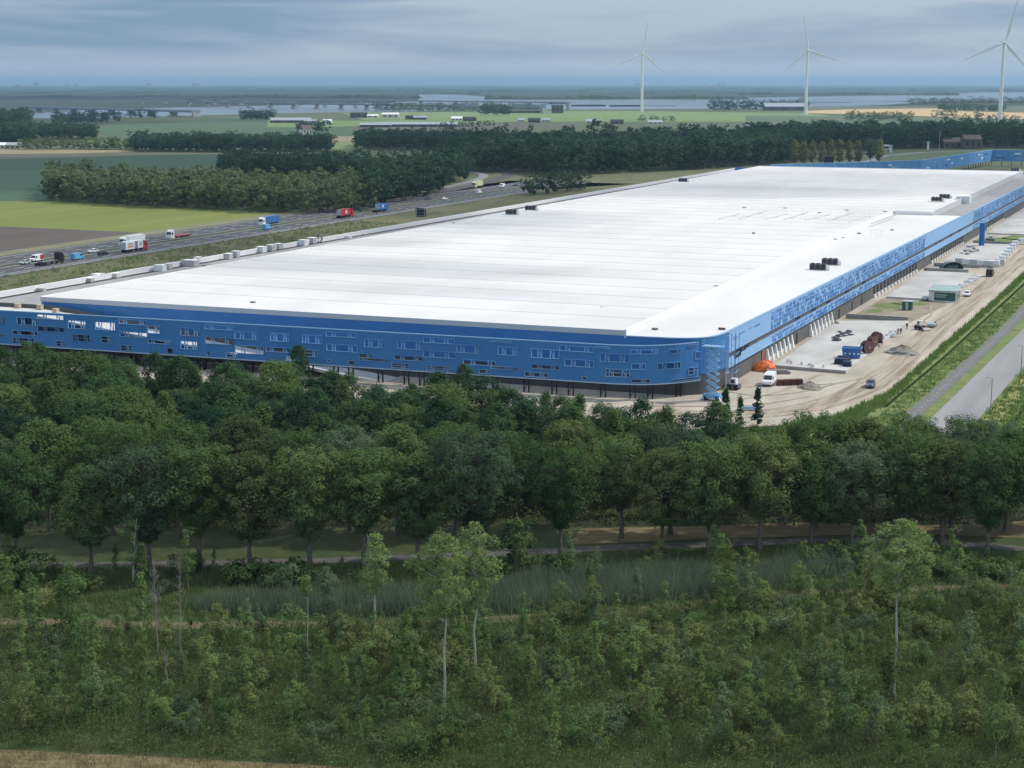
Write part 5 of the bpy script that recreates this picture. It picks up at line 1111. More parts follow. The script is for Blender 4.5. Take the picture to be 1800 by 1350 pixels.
# pipes by the young poplars
x, y = site(1318, 722); e = empty('pipe_bundle', (x, y, .1), .05, 'bundle of pale blue pipes lying on the sand', 'pipes')
for k, (yy, z_) in enumerate([(-.35, .2), (.05, .2), (.45, .2), (-.15, .53), (.25, .53)]): mb = MB(); mb.tube((-2.4 + .2 * k, yy, z_), (1.6 + .2 * k, yy, z_), .2, n=10); mb.build('pipe', G('pipe_blue', (0.24, 0.33, 0.46), .5), e)
# people: one continuous skinned body each
def body_mesh(name, m, stride=.18):
    J = {'pel': (0, 0, .95, .15), 'che': (0, .02, 1.32, .17), 'nec': (0, .02, 1.52, .07), 'hea': (0, .03, 1.68, .11), 'shl': (-.2, .02, 1.44, .08), 'elb': (-.28, -.02, 1.16, .055), 'hal': (-.27, .1, .92, .045), 'shr': (.2, .02, 1.44, .08), 'ebr': (.28, -.02, 1.16, .055), 'har': (.27, .1, .92, .045),
         'hpl': (-.1, 0, .88, .11), 'knl': (-.11, stride * .6, .5, .075), 'anl': (-.11, stride, .08, .05), 'tol': (-.11, stride + .16, .04, .045), 'hpr': (.1, 0, .88, .11), 'knr': (.11, -stride * .3, .5, .075), 'anr': (.11, -stride, .08, .05), 'tor': (.11, -stride + .16, .04, .045)}
    K = list(J); ed = [('pel', 'che'), ('che', 'nec'), ('nec', 'hea'), ('che', 'shl'), ('shl', 'elb'), ('elb', 'hal'), ('che', 'shr'), ('shr', 'ebr'), ('ebr', 'har'), ('pel', 'hpl'), ('hpl', 'knl'), ('knl', 'anl'), ('anl', 'tol'), ('pel', 'hpr'), ('hpr', 'knr'), ('knr', 'anr'), ('anr', 'tor')]
    me = bpy.data.meshes.new(name); me.from_pydata([J[k][:3] for k in K], [(K.index(a), K.index(b)) for a, b in ed], []); o = bpy.data.objects.new(name, me); link(o)
    o.modifiers.new('s', 'SKIN')
    for i, k in enumerate(K): sv = me.skin_vertices[0].data[i]; sv.radius = (J[k][3], J[k][3]); sv.use_root = (i == 0)
    o.modifiers.new('d', 'SUBSURF').levels = 1
    dg = bpy.context.evaluated_depsgraph_get(); r = bpy.data.meshes.new_from_object(o.evaluated_get(dg)); bpy.data.objects.remove(o)
    r.materials.clear(); r.materials.append(m); return r
def person(px, py, rz_, jacket, trousers, label, helmet=white, z=.08):
    x, y = site(px, py); e = empty('person', (x, y, z), rz_, label, 'person'); inst('body', BODY, e)
    mb = MB(); mb.side([(-.16, .9), (.18, .9), (.2, 1.2), (.17, 1.47), (-.13, 1.5), (-.16, 1.2)], .21, .17); fix_normals(mb.build('jacket', jacket, e)); mb = MB(); mb.tube((0, .03, 1.72), (0, .03, 1.84), .14, .07, 10); mb.build('helmet', helmet, e)
BODY = body_mesh('body', G('work_clothes', (0.05, 0.055, 0.08), .8))
m_hiv = G('hi_vis_yellow', (0.75, 0.62, 0.05), .7); m_org = G('hi_vis_orange', (0.85, 0.20, 0.04), .7)
person(1331, 720, 1.0, m_hiv, None, 'worker in a yellow jacket beside the pale blue pipes', m_hiv, .08); person(1578, 593, 2, m_org, None, 'worker in orange at the edge of the reel yard', white, zz); person(1583, 592, -1, grey, None, 'worker in dark clothes beside the orange one', white, zz); person(1594, 580, 0, grey, None, 'dark dressed worker at the retaining wall', white, .08)
# street lamps by the road
mb = MB(); mb.tube((0, 0, 0), (0, 0, 6.2), .09, .06, 8); me_pole = mb.mesh('pole', G('lamp_grey', (0.20, 0.21, 0.22), .5)); mb = MB(); mb.bar((0, 0, 6.15), (-1.3, 0, 6.35), .07); me_arm = mb.mesh('arm', m_steel); mb = MB(); mb.box(-1.75, -1.2, -.14, .14, 6.28, 6.42); me_lamp = mb.mesh('lamp_head', white); mb = MB(); mb.box(-.18, .18, -.18, .18, 0, .5); me_foot = mb.mesh('foot', m_steel)
for k, t in enumerate([2.5, 44, 86, 128, 170, 212]):
    s = 50.4 + 4.3 * (t + 30) / 160 if t < 130 else 54.8; e = empty('street_lamp', (*W(s, t), .06), -TH, f'{ORD[k]} slim grey street lamp from the front beside the right hand road', 'street lamp', 'street lamps along the road'); inst('pole', me_pole, e); inst('arm', me_arm, e); inst('lamp_head', me_lamp, e); inst('foot', me_foot, e)
# motorway sign board seen from behind
x, y = site(740, 392); e = empty('road_sign', (x, y, .05), -TH, 'large dark motorway sign board seen from behind', 'sign'); mb = MB(); mb.box(-2.5, 2.5, -.1, .1, 2.6, 6.4); mb.build('board', m_black, e)
for s_ in (-2.0, 2.0): mb = MB(); mb.bar((s_, -.2, 0), (s_, -.2, 6.3), .22); mb.bar((s_, -2, 0), (s_, -.2, 4.2), .16); mb.build('post', m_steel, e)
for z_ in (3.2, 4.5, 5.8): mb = MB(); mb.bar((-2.4, -.17, z_), (2.4, -.17, z_), .12); mb.build('rail', m_steel, e)

# ------------------------------------------------------------------ things on the roof
m_hv = G('hvac_casing', (0.17, 0.18, 0.20), .5, var=.15); m_fan = G('fan_dark', (0.03, 0.035, 0.045), .5)
def hvac(px, py, z, label, n=3, side=False):
    s, t = LP(px, py, z); e = empty('rooftop_unit', (*W(s, t), z - .02), -TH, label, 'roof unit', scale=.74); w = 1.9
    mb = MB(); mb.box(-n * w / 2, n * w / 2, 0, 2.0, .25, .35)
    for k in range(n + 1): mb.box(-n * w / 2 + k * w - .1, -n * w / 2 + k * w + .1, 0, 2.0, .35, 2.1)
    mb.box(-n * w / 2 - .1, n * w / 2 + .1, 0, 2.0, 2.1, 2.25); mb.build('frame', m_hv, e)
    for k in range(n): mb = MB(); mb.box(-n * w / 2 + k * w + .12, -n * w / 2 + (k + 1) * w - .12, .05, 1.95, .4, 2.05); mb.build('coil', m_fan, e); mb = MB(); mb.tube((-n * w / 2 + (k + .5) * w, 1, 2.25), (-n * w / 2 + (k + .5) * w, 1, 2.5), .75, n=14); mb.build('fan_cowl', m_fan, e)
    mb = MB(); mb.box(-n * w / 2, -n * w / 2 + .2, .2, 1.8, 0, .25); mb.box(n * w / 2 - .2, n * w / 2, .2, 1.8, 0, .25); mb.build('foot_rail', m_steel, e); mb = MB(); mb.box(n * w / 2 + .15, n * w / 2 + 1.4, .1, 1.7, .02, 1.7); mb.build('control_box', m_wrap, e)
hvac(1437, 475, 11.3, 'front dark cooling unit of the pair above the dock strip'); hvac(1458, 466, 11.3, 'rear dark cooling unit of the pair above the dock strip')
hvac(898, 377, 12.6, 'left dark roof unit of the pair at the roof edge'); hvac(932, 370, 12.6, 'right dark roof unit of the pair at the roof edge'); hvac(1200, 320, 12.6, 'lone dark roof unit at the distant left roof edge'); hvac(1646, 354, 12.6, 'left dark unit of the pair at the far right of the roof'); hvac(1660, 349, 12.6, 'right dark unit of the pair at the far right of the roof'); hvac(1784, 301, 12.6, 'dark roof unit at the far right end of the roof')
def rbox(px, py, z, w, l, h, m, label, name='roof_box', cap=None):
    s, t = LP(px, py, z); e = empty(name, (*W(s, t), z), -TH, label, 'box'); mb = MB(); mb.box(-w / 2, w / 2, 0, l, 0, h); mb.build('casing', m, e); mb = MB(); mb.box(-w / 2 - .06, w / 2 + .06, -.06, l + .06, h, h + .1); mb.build('cover', cap or m_whitep, e); return e
rbox(1692, 358, 10.76, 5.5, 6, 3.0, m_wrap, 'large white plant box at the edge of the grey roof')
wr = [(278, 477, 4.0, 3.2, 2.0), (293, 473, 1.8, 3, 1.8), (331, 468, 5.5, 4, 2.0), (345, 462, 2.2, 3, 1.9), (398, 456, 2.6, 3.4, 2.0), (412, 452, 2.4, 3, 2.1), (456, 444, 3.0, 4, 2.1), (473, 441, 2.6, 4, 2.2), (486, 438, 2.4, 4, 2.0), (530, 432, 3.0, 4, 2.2), (545, 428, 3.2, 4, 2.2), (168, 491, 4.5, 5, 1.5), (200, 488, 2.8, 3, 1.3), (155, 496, 2.4, 2.5, 1.2)]
for k, (px, py, w, l, h) in enumerate(wr):
    e = rbox(px, py, 9.75, w * .75, l * .6, h * .8, m_wrapg if k % 3 else m_wrap, f'{ORD[k]} white wrapped stack on the low roof beside the parapet', 'wrapped_stack'); e['group'] = 'wrapped stacks on the low roof'
s, t = LP(560, 426, 9.75); e = empty('duct_ring', (*W(s, t), 9.76 + 1.3), -TH, 'round grey duct ring standing on the low roof', 'duct'); mb = MB(); n = 20
for k in range(n):
    a0, a1 = 2 * math.pi * k / n, 2 * math.pi * (k + 1) / n; mb.bar((1.3 * math.cos(a0), 0, 1.3 * math.sin(a0)), (1.3 * math.cos(a1), 0, 1.3 * math.sin(a1)), .5, .25)
mb.build('ring', m_hv, e); mb = MB(); mb.bar((-1.3, 0, 0), (1.3, 0, 0), .15); mb.bar((0, 0, -1.3), (0, 0, 1.3), .15); mb.build('spoke', m_hv, e)
random.seed(99)
rb = [(1268, 580, 11.32, 'orange and brown bundle of tools near the rounded roof corner', 1.8, m_brown), (1150, 580, 11.32, 'low grey tool lying near the front roof corner', 1.6, grey), (1258, 505, 12.35, 'dark bundle on the roof before the dock strip step', 1.6, black), (1278, 490, 12.4, 'small dark box on the roof near the dock strip', .8, black), (1057, 540, 12.45, 'single small black object in the middle of the front roof', .6, black),
      (443, 533, 12.45, 'grey bundle close to the front roof edge', 1.6, grey), (357, 468, 12.4, 'brown packet near the left roof edge', 1.2, m_brown), (1468, 421, 12.45, 'white crate on the roof beside the access gate', 1.8, m_wrap), (1482, 418, 12.45, 'smaller white crate on the roof beside the gate', 1.4, m_wrap), (1510, 411, 12.45, 'dark roll of membrane on the roof', 1.6, grey), (1568, 405, 11.32, 'small dark tool group on the dock strip', 1.5, grey), (1625, 412, 11.32, 'small orange can at the roof edge', .8, m_org),
      (797, 392, 12.45, 'tiny dark drum on the distant roof', 1.0, black), (1324, 410, 12.45, 'dark vent on the middle of the roof', 1.2, black), (825, 395, 12.45, 'tiny white vent on the roof', .9, m_wrap), (1440, 375, 12.45, 'dark pair of crates on the pale roof field', 1.6, black), (1308, 366, 12.45, 'pale square vent, left of four on the roof field', 2.0, m_wrapg), (1380, 367, 12.45, 'pale square vent, second of four on the roof field', 2.0, m_wrapg), (1488, 371, 12.45, 'pale square vent, third of four on the roof field', 2.0, m_wrapg), (1556, 373, 12.45, 'pale square vent, last of four on the roof field', 2.0, m_wrapg),
      (640, 414, 9.75, 'long grey bundle on the low roof', 2.0, m_wrapg), (610, 419, 9.75, 'pale sheet pile on the low roof', 3.0, m_wrap), (90, 505, 9.75, 'pink white sheet pile on the low roof at the left', 3.4, m_wrap), (70, 512, 9.75, 'flat pale board pile on the low roof at the left', 3.0, m_wrapg), (730, 392, 9.75, 'dark drum on the distant low roof', 1.2, black)]
for px, py, z, lab, w, m in rb:
    s, t = LP(px, py, z); e = empty('roof_bundle', (*W(s, t), z - .05), -TH + random.uniform(-.4, .4), lab, 'bundle'); mb = MB(); w *= .72; mb.box(-w / 2, w / 2, 0, w * .5, .12, w * .36); mb.build('load', m, e); mb = MB(); mb.box(-w / 2, w / 2, 0, w * .6, 0, .1); mb.build('pallet_base', m_wood, e)
# strips of fresh membrane and fixing dots on the far roof field
for k, (x0, y0, x1, y1) in enumerate([(1265, 385, 1300, 377), (1300, 385, 1350, 371), (1345, 386, 1385, 377), (1378, 387, 1420, 374), (1415, 388, 1460, 377), (1455, 389, 1500, 375), (1493, 391, 1530, 380), (1532, 393, 1575, 378)]):
    s0, t0 = LP(x0, y0, 12.5); s1, t1 = LP(x1, y1, 12.5); mb = MB(); mb.bar((s0, t0, 12.5), (s1, t1, 12.6), .22, .5); mb.build('membrane_strip', m_seam if k % 2 else m_fascia, B)
# access gate frame on the step
s, t = LP(1540, 417, 11.3); e = empty('roof_gate', (*W(s, t), 11.3), -TH, 'thin white guard frame on the roof step', 'frame')
for a in (-1.8, 1.8): mb = MB(); mb.bar((a, 0, 0), (a, 0, 2.3), .09); mb.build('post', m_whitep, e)
mb = MB(); mb.bar((-1.8, 0, 2.3), (1.8, 0, 2.3), .09); mb.bar((-1.8, 0, 2.2), (1.8, 0, .2), .06); mb.build('brace', m_whitep, e)
# wooden boxes on the ramp
for k, (px, py) in enumerate([(50, 538), (76, 543), (98, 548), (120, 553), (146, 557)]):
    s, t = LP(px, py, 9.0 - max(0, k - 2) * .7); z_ = rz(s); s, t = LP(px, py, z_); z_ = rz(s)
    e = empty('timber_crate', (*W(s, min(-12.5, t)), z_ + .02), -TH, f'{ORD[k]} pale timber crate from the left on the white ramp', 'crate', 'crates on the ramp'); mb = MB(); mb.box(-.6, .6, -.5, .5, .1, .95); mb.build('box_body', m_wood, e); mb = MB(); mb.box(-.64, .64, -.54, .54, .95, 1.03); mb.build('lid', m_wood, e)
# small crane beyond the roof
x, y = site(1471, 306); e = empty('crane', (x, y + 30, 0), 0, 'dark crane boom rising behind the far roof edge', 'crane'); mb = MB(); mb.bar((0, 0, 8), (-2.5, 4, 25), .5); mb.build('boom', m_black, e); mb = MB(); mb.box(-3, 3, -2, 2, 1.2, 10.6); mb.build('cab', m_black, e); mb = MB(); mb.box(-4.5, 4.5, -2.4, 2.4, 0, 1.2); mb.build('track', m_tyre, e)

# ------------------------------------------------------------------ wind turbines
m_turb = G('turbine_white', (0.88, 0.89, 0.90), .45, var=.03)
def turbine(px, py, hub, bl, angs, yaw, label):
    x, y = P(px, py); e = empty('wind_turbine', (x, y, 0), yaw, label, 'wind turbine'); mb = MB()
    for k in range(8): mb.tube((0, 0, hub * k / 8), (0, 0, hub * (k + 1) / 8), 3.1 - 1.3 * k / 8, 3.1 - 1.3 * (k + 1) / 8, 20, caps=False)
    mb.build('tower', m_turb, e, smooth=True); mb = MB(); mb.side([(-3.2, -1.9), (8.5, -1.6), (9.5, .5), (8.8, 2.0), (-2.5, 2.1), (-3.2, 1.0)], 1.9, 1.6); o = fix_normals(mb.build('nacelle', m_turb, e)); o.location = (0, 0, hub + 1.2)
    hb = MB(); hb.tube((0, -3.2, 0), (0, -4.8, 0), 1.7, 1.5, 14); hb.tube((0, -4.8, 0), (0, -6.2, 0), 1.5, .4, 14); h = hb.build('hub', m_turb, e, smooth=False); h.location = (0, 0, hub + 1.2)
    mb = MB(); st = [(0, .9, .9), (.06, 1.0, .9), (.16, 2.1, .5), (.22, 2.2, .42), (.5, 1.45, .26), (.8, .8, .14), (.97, .4, .07), (1.0, .1, .03)]; secs = []
    for f, c, th in st:
        tw = R(16) * (1 - f) ** 2; sec = []
        for a in np.linspace(0, 2 * math.pi, 10, endpoint=False):
            u = c * math.cos(a) + (.35 * c if f > .1 else 0); v = th * math.sin(a); sec.append((u * math.cos(tw) - v * math.sin(tw), -4.2 - 2.0 * f * f + u * math.sin(tw) + v * math.cos(tw), f * bl))
        secs.append(sec)
    for a, b in zip(secs, secs[1:]):
        for i in range(10): j = (i + 1) % 10; mb.face([a[i], a[j], b[j], b[i]])
    mb.face(secs[-1]); me = mb.mesh('blade', m_turb, True)
    for a in angs: o = inst('blade', me, e, (0, 0, hub + 1.2)); o.rotation_euler = (0, R(a), 0)
    return e
turbine(1128, 197.5, 122, 66, [7, 127 + 3, 247 - 2], R(14), 'leftmost slender white wind turbine on the green polder')
turbine(1416, 203, 121, 66, [-11, 108, 229], R(8), 'middle slender white wind turbine beside the golden field')
turbine(1757, 221, 117, 66, [13.5, 136, 247], R(6), 'nearest and tallest wind turbine at the right edge')

# ------------------------------------------------------------------ bridges, ships, farms, skyline
m_bridge = G('bridge_steel', (0.20, 0.23, 0.26), .6, var=.1); m_pier = G('bridge_concrete', (0.38, 0.38, 0.37), .8, var=.1)
def bridge(a, b, zd, n, name, label, arch, h, wd):
    a = Vector(P(*a)); b = Vector(P(*b)); d = b - a; Ln = d.length; e = empty(name, (a.x, a.y, 0), math.atan2(d.y, d.x), label, 'bridge'); mb = MB(); mb.box(0, Ln, -wd, wd, zd - h, zd); mb.build('deck', m_bridge, e)
    mb = MB(); mb.box(0, Ln, -wd - .2, -wd, zd, zd + 1.6); mb.box(0, Ln, wd, wd + .2, zd, zd + 1.6); mb.build('railing', m_steel, e)
    for k in range(n + 1):
        x = Ln * k / n; mb = MB(); mb.box(x - 3, x + 3, -wd * .8, wd * .8, -2, zd - h); mb.box(x - 7, x + 7, -wd, wd, -2, 2.2); mb.build('pier', m_pier, e)
        if arch and k < n:
            sp = Ln / n; mb = MB()
            for sy in (-wd, wd):
                q = [(x + sp * .02, zd - h), (x + sp * .22, zd + 4.5), (x + sp * .78, zd + 4.5), (x + sp * .98, zd - h)]
                for u, v in zip(q, q[1:]): mb.bar((u[0], sy, u[1]), (v[0], sy, v[1]), 1.4)
                for f in np.linspace(.25, .75, 7): mb.bar((x + sp * f, sy, zd - h), (x + sp * (f + .04), sy, zd + 4.5), .8)
            mb.build('truss', m_bridge, e)
bridge((330, 186.5), (955, 199), 12.0, 14, 'rail_bridge', 'long low truss bridge crossing the river', True, 2.2, 5)
bridge((40, 196), (345, 205.5), 10.5, 9, 'motorway_bridge', 'flat deck motorway bridge on paired piers at the left', False, 2.6, 9)
bridge((250, 182), (1000, 193.5), 17.0, 14, 'viaduct', 'thin high viaduct line behind the truss bridge', False, 1.6, 5)
def ship(px, py, ln, label, yaw=0.0):
    x, y = P(px, py); e = empty('barge', (x, y, 0.1), yaw, label, 'ship'); mb = MB(); mb.side([(-ln / 2, 0), (ln / 2 - 3, 0), (ln / 2, 3.5), (-ln / 2, 3)], ln * .055); o = fix_normals(mb.build('hull', black, e)); o.rotation_euler = (0, 0, -math.pi / 2); mb = MB(); mb.box(-ln * .44, -ln * .28, -3.5, 3.5, 3, 10); mb.build('deckhouse', white, e); mb = MB(); mb.box(-ln * .25, ln * .4, -4, 4, 3, 4.5); mb.build('hatch', m_wrapg, e)
ship(981, 182.5, 60, 'white river ship left of the left turbine'); ship(1030, 186.5, 110, 'long barge with white deckhouse on the river'); ship(1100, 187, 90, 'dark barge moored by the river mole')
m_tile = G('roof_tile', (0.13, 0.095, 0.085), .85, var=.2); m_brick = G('brick_wall', (0.125, 0.10, 0.092), .85, var=.2); m_shed = G('shed_roof', (0.34, 0.37, 0.41), .6, var=.1); m_render = G('pale_render', (0.68, 0.65, 0.60), .8, var=.1)
def house(px, py, w, d, h, rh, mw, mr, label, yaw=0.0, name='house', wn=3):
    if h == 5: w *= .72; h = 3.6; rh *= .8
    x, y = P(px, py); e = empty(name, (x, y, 0), yaw, label, 'building'); mb = MB(); mb.box(-w / 2, w / 2, 0, d, 0, h); mb.build('wall', mw, e)
    mb = MB(); a = [(-w / 2 - .4, -.5, h), (w / 2 + .4, -.5, h), (w / 2 + .4, d / 2, h + rh), (-w / 2 - .4, d / 2, h + rh), (w / 2 + .4, d + .5, h), (-w / 2 - .4, d + .5, h)]
    mb.face([a[0], a[1], a[2], a[3]]); mb.face([a[3], a[2], a[4], a[5]]); mb.face([a[1], a[4], a[2]]); mb.face([a[5], a[0], a[3]]); mb.build('roof', mr, e)
    for k in range(wn): xx = -w / 2 + (k + .5) * w / wn; mb = MB(); mb.box(xx - w / wn * .22, xx + w / wn * .22, -.08, 0, h * .3, h * .75); mb.build('window', m_glass, e)
house(541, 236, 12, 12, 6, 5, m_render, m_tile, 'pale gabled farmhouse behind the dark tree belt', .6); house(510, 216, 62, 24, 4, 4, m_brick, m_shed, 'big grey roofed barn by the river farm'); house(545, 217, 26, 14, 5, 3, m_render, m_shed, 'small white shed right of the big barn'); house(575, 216.5, 18, 12, 5, 3, m_render, m_whitep, 'bright white shed farther right of the barn')
house(660, 224, 44, 20, 3.5, 3, m_brick, m_shed, 'dark brick shed left of the round tree'); house(735, 223, 110, 24, 3.5, 3, m_brick, m_shed, 'very long grey shed on the polder', wn=8); house(630, 207, 30, 14, 6, 3, m_brick, m_black, 'small dark roofed shed at the polder edge'); house(650, 207, 40, 16, 5, 3, m_render, m_whitep, 'white roofed shed on the polder left'); house(686, 207, 30, 14, 6, 3, m_render, m_whitep, 'white cubic shed on the polder')
house(725, 210, 34, 14, 5, 4, m_brick, m_black, 'dark gabled shed before the white frame'); house(738, 210.5, 30, 14, 5, 4, m_brick, m_shed, 'grey gabled shed before the white frame'); house(803, 212, 26, 14, 5, 4, m_render, m_whitep, 'white house cluster left on the polder'); house(825, 213, 30, 16, 5, 4, m_brick, m_black, 'dark roofed house in the polder hamlet'); house(939, 215.5, 26, 14, 5, 4, m_brick, m_black, 'brown roofed house on the polder hamlet road'); house(916, 215, 14, 12, 5, 4, m_render, m_shed, 'pale small house in the polder hamlet'); house(960, 215, 18, 12, 5, 4, m_render, m_shed, 'grey white house in the polder hamlet'); house(1043, 217.5, 32, 16, 5, 4, m_render, m_shed, 'white house with teal front among trees'); house(1085, 218, 26, 14, 5, 4, m_brick, m_black, 'dark house right of the teal house'); house(1152, 219, 30, 14, 5, 4, m_render, m_shed, 'pale long house near the wood edge')
house(1380, 194.5, 90, 40, 9, 8, m_brick, m_shed, 'large grey roofed riverside barn'); house(980, 199, 24, 16, 14, 3, m_brick, m_black, 'dark square pump house on the polder dike'); house(905, 199, 160, 10, 5, 2, m_brick, m_black, 'long dark dike wall building by the river', wn=6)
house(1692, 261, 36, 18, 6, 4, m_brick, m_tile, 'large brown brick hotel behind the far blue facade', wn=6); house(1710, 262, 16, 14, 9, 4, m_brick, m_tile, 'taller brick wing of the brown hotel'); house(1340, 232, 42, 24, 6, 4, m_brick, m_shed, 'mauve grey farm building in the far wood'); house(1557, 263, 12, 6, 3.5, 1, m_render, m_whitep, 'small white hut beside the country road', wn=1)
house(-5, 262, 20, 12, 5, 3, m_render, m_whitep, 'white farm shed at the left edge'); house(22, 262, 18, 12, 5, 3, m_wood, m_shed, 'timber farm shed at the left')
x, y = P(783, 211); e = empty('portal_frame', (x, y, 0), 0, 'white portal frame standing on the polder', 'frame'); mb = MB(); mb.bar((-13, 0, 0), (-13, 0, 11), .9); mb.bar((13, 0, 0), (13, 0, 11), .9); mb.build('post', m_whitep, e); mb = MB(); mb.bar((-13.4, 0, 11), (13.4, 0, 11), .9); mb.build('beam', m_whitep, e)
x, y = P(1651, 263); e = empty('flag_mast', (x, y, 0), 0, 'tall thin mast before the dark wood at the right', 'mast'); mb = MB(); mb.tube((0, 0, 0), (0, 0, 18), .35, .25, 8); mb.build('pole', m_steel, e); mb = MB(); mb.box(-1, 1, -1, 1, 0, .4); mb.build('foot', m_conc_d, e)
x, y = P(1631, 263); e = empty('sign_tower', (x, y, 0), 0, 'pale narrow sign tower left of the tall mast', 'sign'); mb = MB(); mb.box(-.9, .9, -.4, .4, 0, 7.5); mb.build('column', m_whitep, e); mb = MB(); mb.box(-1.2, 1.2, -.5, .5, 5.4, 7.6); mb.build('panel_top', silver, e)
x, y = P(1566, 268); e = empty('sign_tower', (x, y, 0), 0, 'small white sign post at the country road fork', 'sign'); mb = MB(); mb.box(-.8, .8, -.3, .3, 0, 6.0); mb.build('column', m_whitep, e); mb = MB(); mb.box(-1.1, 1.1, -.4, .4, 4.4, 6.2); mb.build('panel_top', m_wrapg, e)
# skyline
m_sky1 = G('tower_grey', (0.20, 0.21, 0.23), .8, var=.1); m_sky2 = G('tower_pale', (0.62, 0.62, 0.62), .8, var=.1)
for px, w, h, mm, lab in [(30, 90, 44, m_sky1, 'low grey block on the left skyline'), (63, 70, 74, m_sky1, 'tower block tallest on the left skyline'), (85, 26, 90, m_sky2, 'thin pale chimney on the left skyline'), (118, 60, 50, m_sky1, 'squat tower left of the twin blocks'), (133, 60, 52, m_sky1, 'squat tower right of the twin blocks'), (262, 60, 62, m_sky1, 'lone dark tower block left of centre skyline'), (340, 55, 66, m_sky1, 'dark stepped silo building on the skyline'), (347, 70, 56, m_sky1, 'broad dark silo beside the stepped one'), (233, 26, 66, m_sky2, 'pale thin gantry tower on the skyline'), (245, 20, 64, m_sky2, 'second pale gantry tower on the skyline'), (543, 60, 34, m_sky1, 'low dome like building on the central skyline'), (1121, 75, 62, m_sky1, 'square tower beside the left turbine mast'), (1265, 18, 78, m_sky1, 'left thin chimney of the distant power plant'), (1272, 18, 80, m_sky1, 'right thin chimney of the distant power plant'), (1260, 130, 34, m_sky1, 'low hall of the distant power plant'), (1238, 14, 66, m_sky1, 'isolated distant mast left of the power plant'), (806, 60, 40, m_sky2, 'pale church block in the riverside town'), (795, 90, 30, m_sky1, 'dark roofs of the riverside town')]:
    x, y = P(px, 153.6); e = empty('distant_tower', (x, y, 0), 0, lab, 'building'); mb = MB(); mb.box(-w / 2, w / 2, 0, w, 0, h); mb.build('wall', mm, e); mb = MB(); mb.box(-w * .3, w * .3, w * .2, w * .7, h, h + 5); mb.build('roof_house', mm, e)

# ------------------------------------------------------------------ clouds whose shade lies on the land
def cloud_mat(name, dens, seed):
    m = bpy.data.materials.new(name); m.use_nodes = True; t = m.node_tree; t.nodes.clear(); LK = t.links.new
    out = N('ShaderNodeOutputMaterial', t); tr = N('ShaderNodeBsdfTransparent', t); df = N('ShaderNodeBsdfDiffuse', t); tl = N('ShaderNodeBsdfTranslucent', t); m1 = N('ShaderNodeMixShader', t); m2 = N('ShaderNodeMixShader', t)
    df.inputs['Color'].default_value = (.85, .86, .88, 1); tl.inputs['Color'].default_value = (.85, .86, .88, 1); m1.inputs['Fac'].default_value = .6
    tc = N('ShaderNodeTexCoord', t); sep = N('ShaderNodeSeparateXYZ', t); cm = N('ShaderNodeCombineXYZ', t); ln = N('ShaderNodeVectorMath', t, operation='LENGTH'); no = N('ShaderNodeTexNoise', t); no.inputs['Scale'].default_value = 3.0; no.inputs['Detail'].default_value = 4
    LK(tc.outputs['Object'], sep.inputs[0]); LK(sep.outputs['X'], cm.inputs['X']); LK(sep.outputs['Y'], cm.inputs['Y']); LK(cm.outputs[0], ln.inputs[0])
    LK(tc.outputs['Object'], no.inputs['Vector'])
    a = N('ShaderNodeMath', t, operation='MULTIPLY_ADD'); LK(no.outputs['Fac'], a.inputs[0]); a.inputs[1].default_value = .5; LK(ln.outputs['Value'], a.inputs[2])
    mr = N('ShaderNodeMapRange', t, interpolation_type='SMOOTHSTEP'); mr.inputs['From Min'].default_value = 1.15; mr.inputs['From Max'].default_value = .85; mr.inputs['To Min'].default_value = 0; mr.inputs['To Max'].default_value = dens
    LK(a.outputs[0], mr.inputs['Value']); LK(mr.outputs['Result'], m2.inputs['Fac']); LK(df.outputs[0], m1.inputs[1]); LK(tl.outputs[0], m1.inputs[2]); LK(tr.outputs[0], m2.inputs[1]); LK(m1.outputs[0], m2.inputs[2]); LK(m2.outputs[0], out.inputs['Surface']); return m
CM = {}
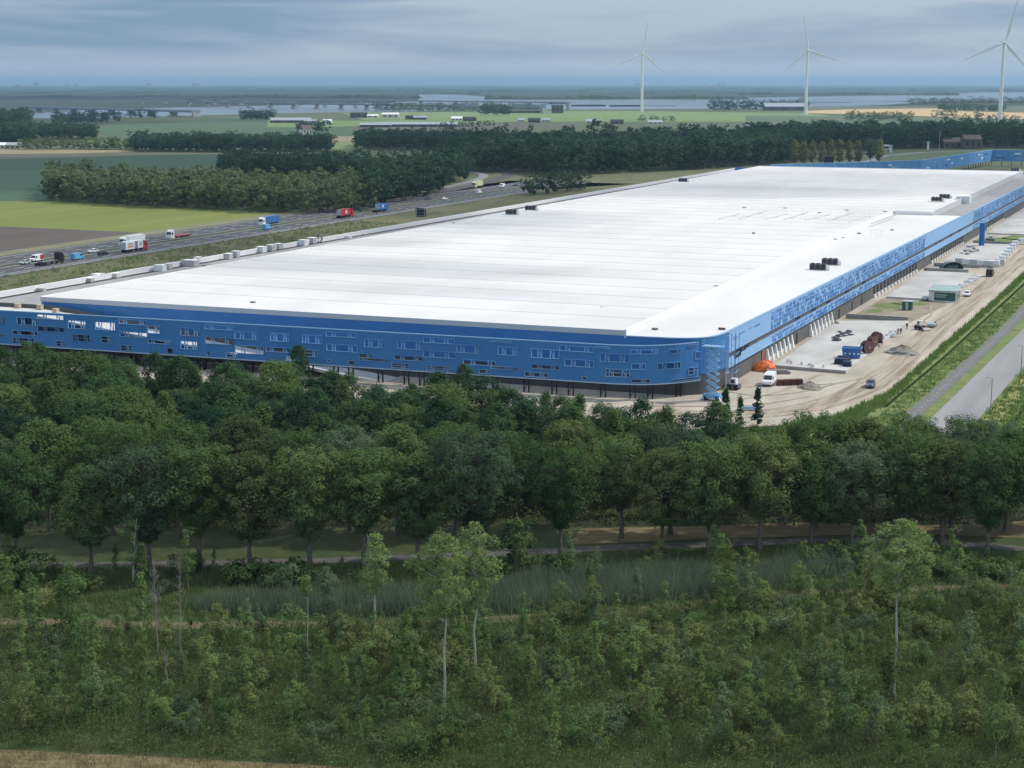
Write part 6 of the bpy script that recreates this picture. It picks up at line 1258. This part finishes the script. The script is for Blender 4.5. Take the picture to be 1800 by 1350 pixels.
def cloud(cx, cy, rx, ry, dens, seed, rot=0.0, alt=950.0):
    """cumulus whose shade falls on (cx, cy)"""
    k = round(dens, 2)
    if k not in CM: CM[k] = cloud_mat('cloud_%d' % int(k * 100), dens, seed)
    g = np.random.default_rng(seed); mb = MB(); nu, nv = 28, 12; ph = g.uniform(0, 6, 6); grid = []
    for j in range(nv + 1):
        th = math.pi * j / nv; row = []
        for i in range(nu):
            a = 2 * math.pi * i / nu; lump = 1 + .10 * math.sin(3 * a + ph[0] + 2 * th) + .07 * math.sin(5 * a + ph[1]) * math.sin(th); zz_ = math.cos(th) * (1 if th < math.pi / 2 else .35)
            row.append((math.sin(th) * math.cos(a) * lump, math.sin(th) * math.sin(a) * lump, zz_ * (1 + .25 * math.sin(4 * a + ph[2]) * math.sin(2 * th))))
        grid.append(row)
    for j in range(nv):
        for i in range(nu): q = (i + 1) % nu; mb.face([grid[j][i], grid[j + 1][i], grid[j + 1][q], grid[j][q]])
    o = mb.build('cloud', CM[k], smooth=True); f = alt / SUN.z; o.location = (cx + SUN.x * f, cy + SUN.y * f, alt); o.scale = (rx, ry, min(rx, ry) * .3); o.rotation_euler = (0, 0, rot); tag(o, None, None, None, 'structure'); return o
cloud(-20, 30, 460, 285, .20, 1, R(-6)); cloud(-420, 1150, 560, 330, .38, 2, R(10)); cloud(250, 1480, 520, 260, .4, 3); cloud(-1500, 2700, 1300, 650, .6, 4); cloud(900, 5400, 2600, 1200, .55, 6); cloud(-1900, 7200, 2600, 1500, .55, 7); cloud(-60, 600, 120, 60, .30, 8, R(-20)); cloud(-60, 430, 100, 26, .26, 9, R(-18)); cloud(60, 740, 150, 60, .26, 10, R(-15)); cloud(-30, 375, 60, 12, .2, 13, R(-18)); cloud(-80, 500, 70, 16, .22, 14, R(-16)); cloud(130, 830, 260, 120, .20, 15, R(-20)); cloud(-70, 560, 130, 40, .16, 16, R(-20)); cloud(330, 1090, 190, 110, .4, 12)

# ------------------------------------------------------------------ haze
hz = MB(); hz.box(-60500, 60500, -2500, 60500, -3, 205); HZ = hz.build('haze', []); tag(HZ, 'thin blue haze over the whole landscape', None, None, 'stuff')
m = bpy.data.materials.new('haze_air'); m.use_nodes = True; t = m.node_tree; t.nodes.clear(); out = N('ShaderNodeOutputMaterial', t); pv = N('ShaderNodeVolumePrincipled', t)
pv.inputs['Color'].default_value = (0.47, 0.74, 1.0, 1); pv.inputs['Density'].default_value = 0.00006; pv.inputs['Anisotropy'].default_value = 0.2
t.links.new(pv.outputs['Volume'], out.inputs['Volume']); HZ.data.materials.append(m)
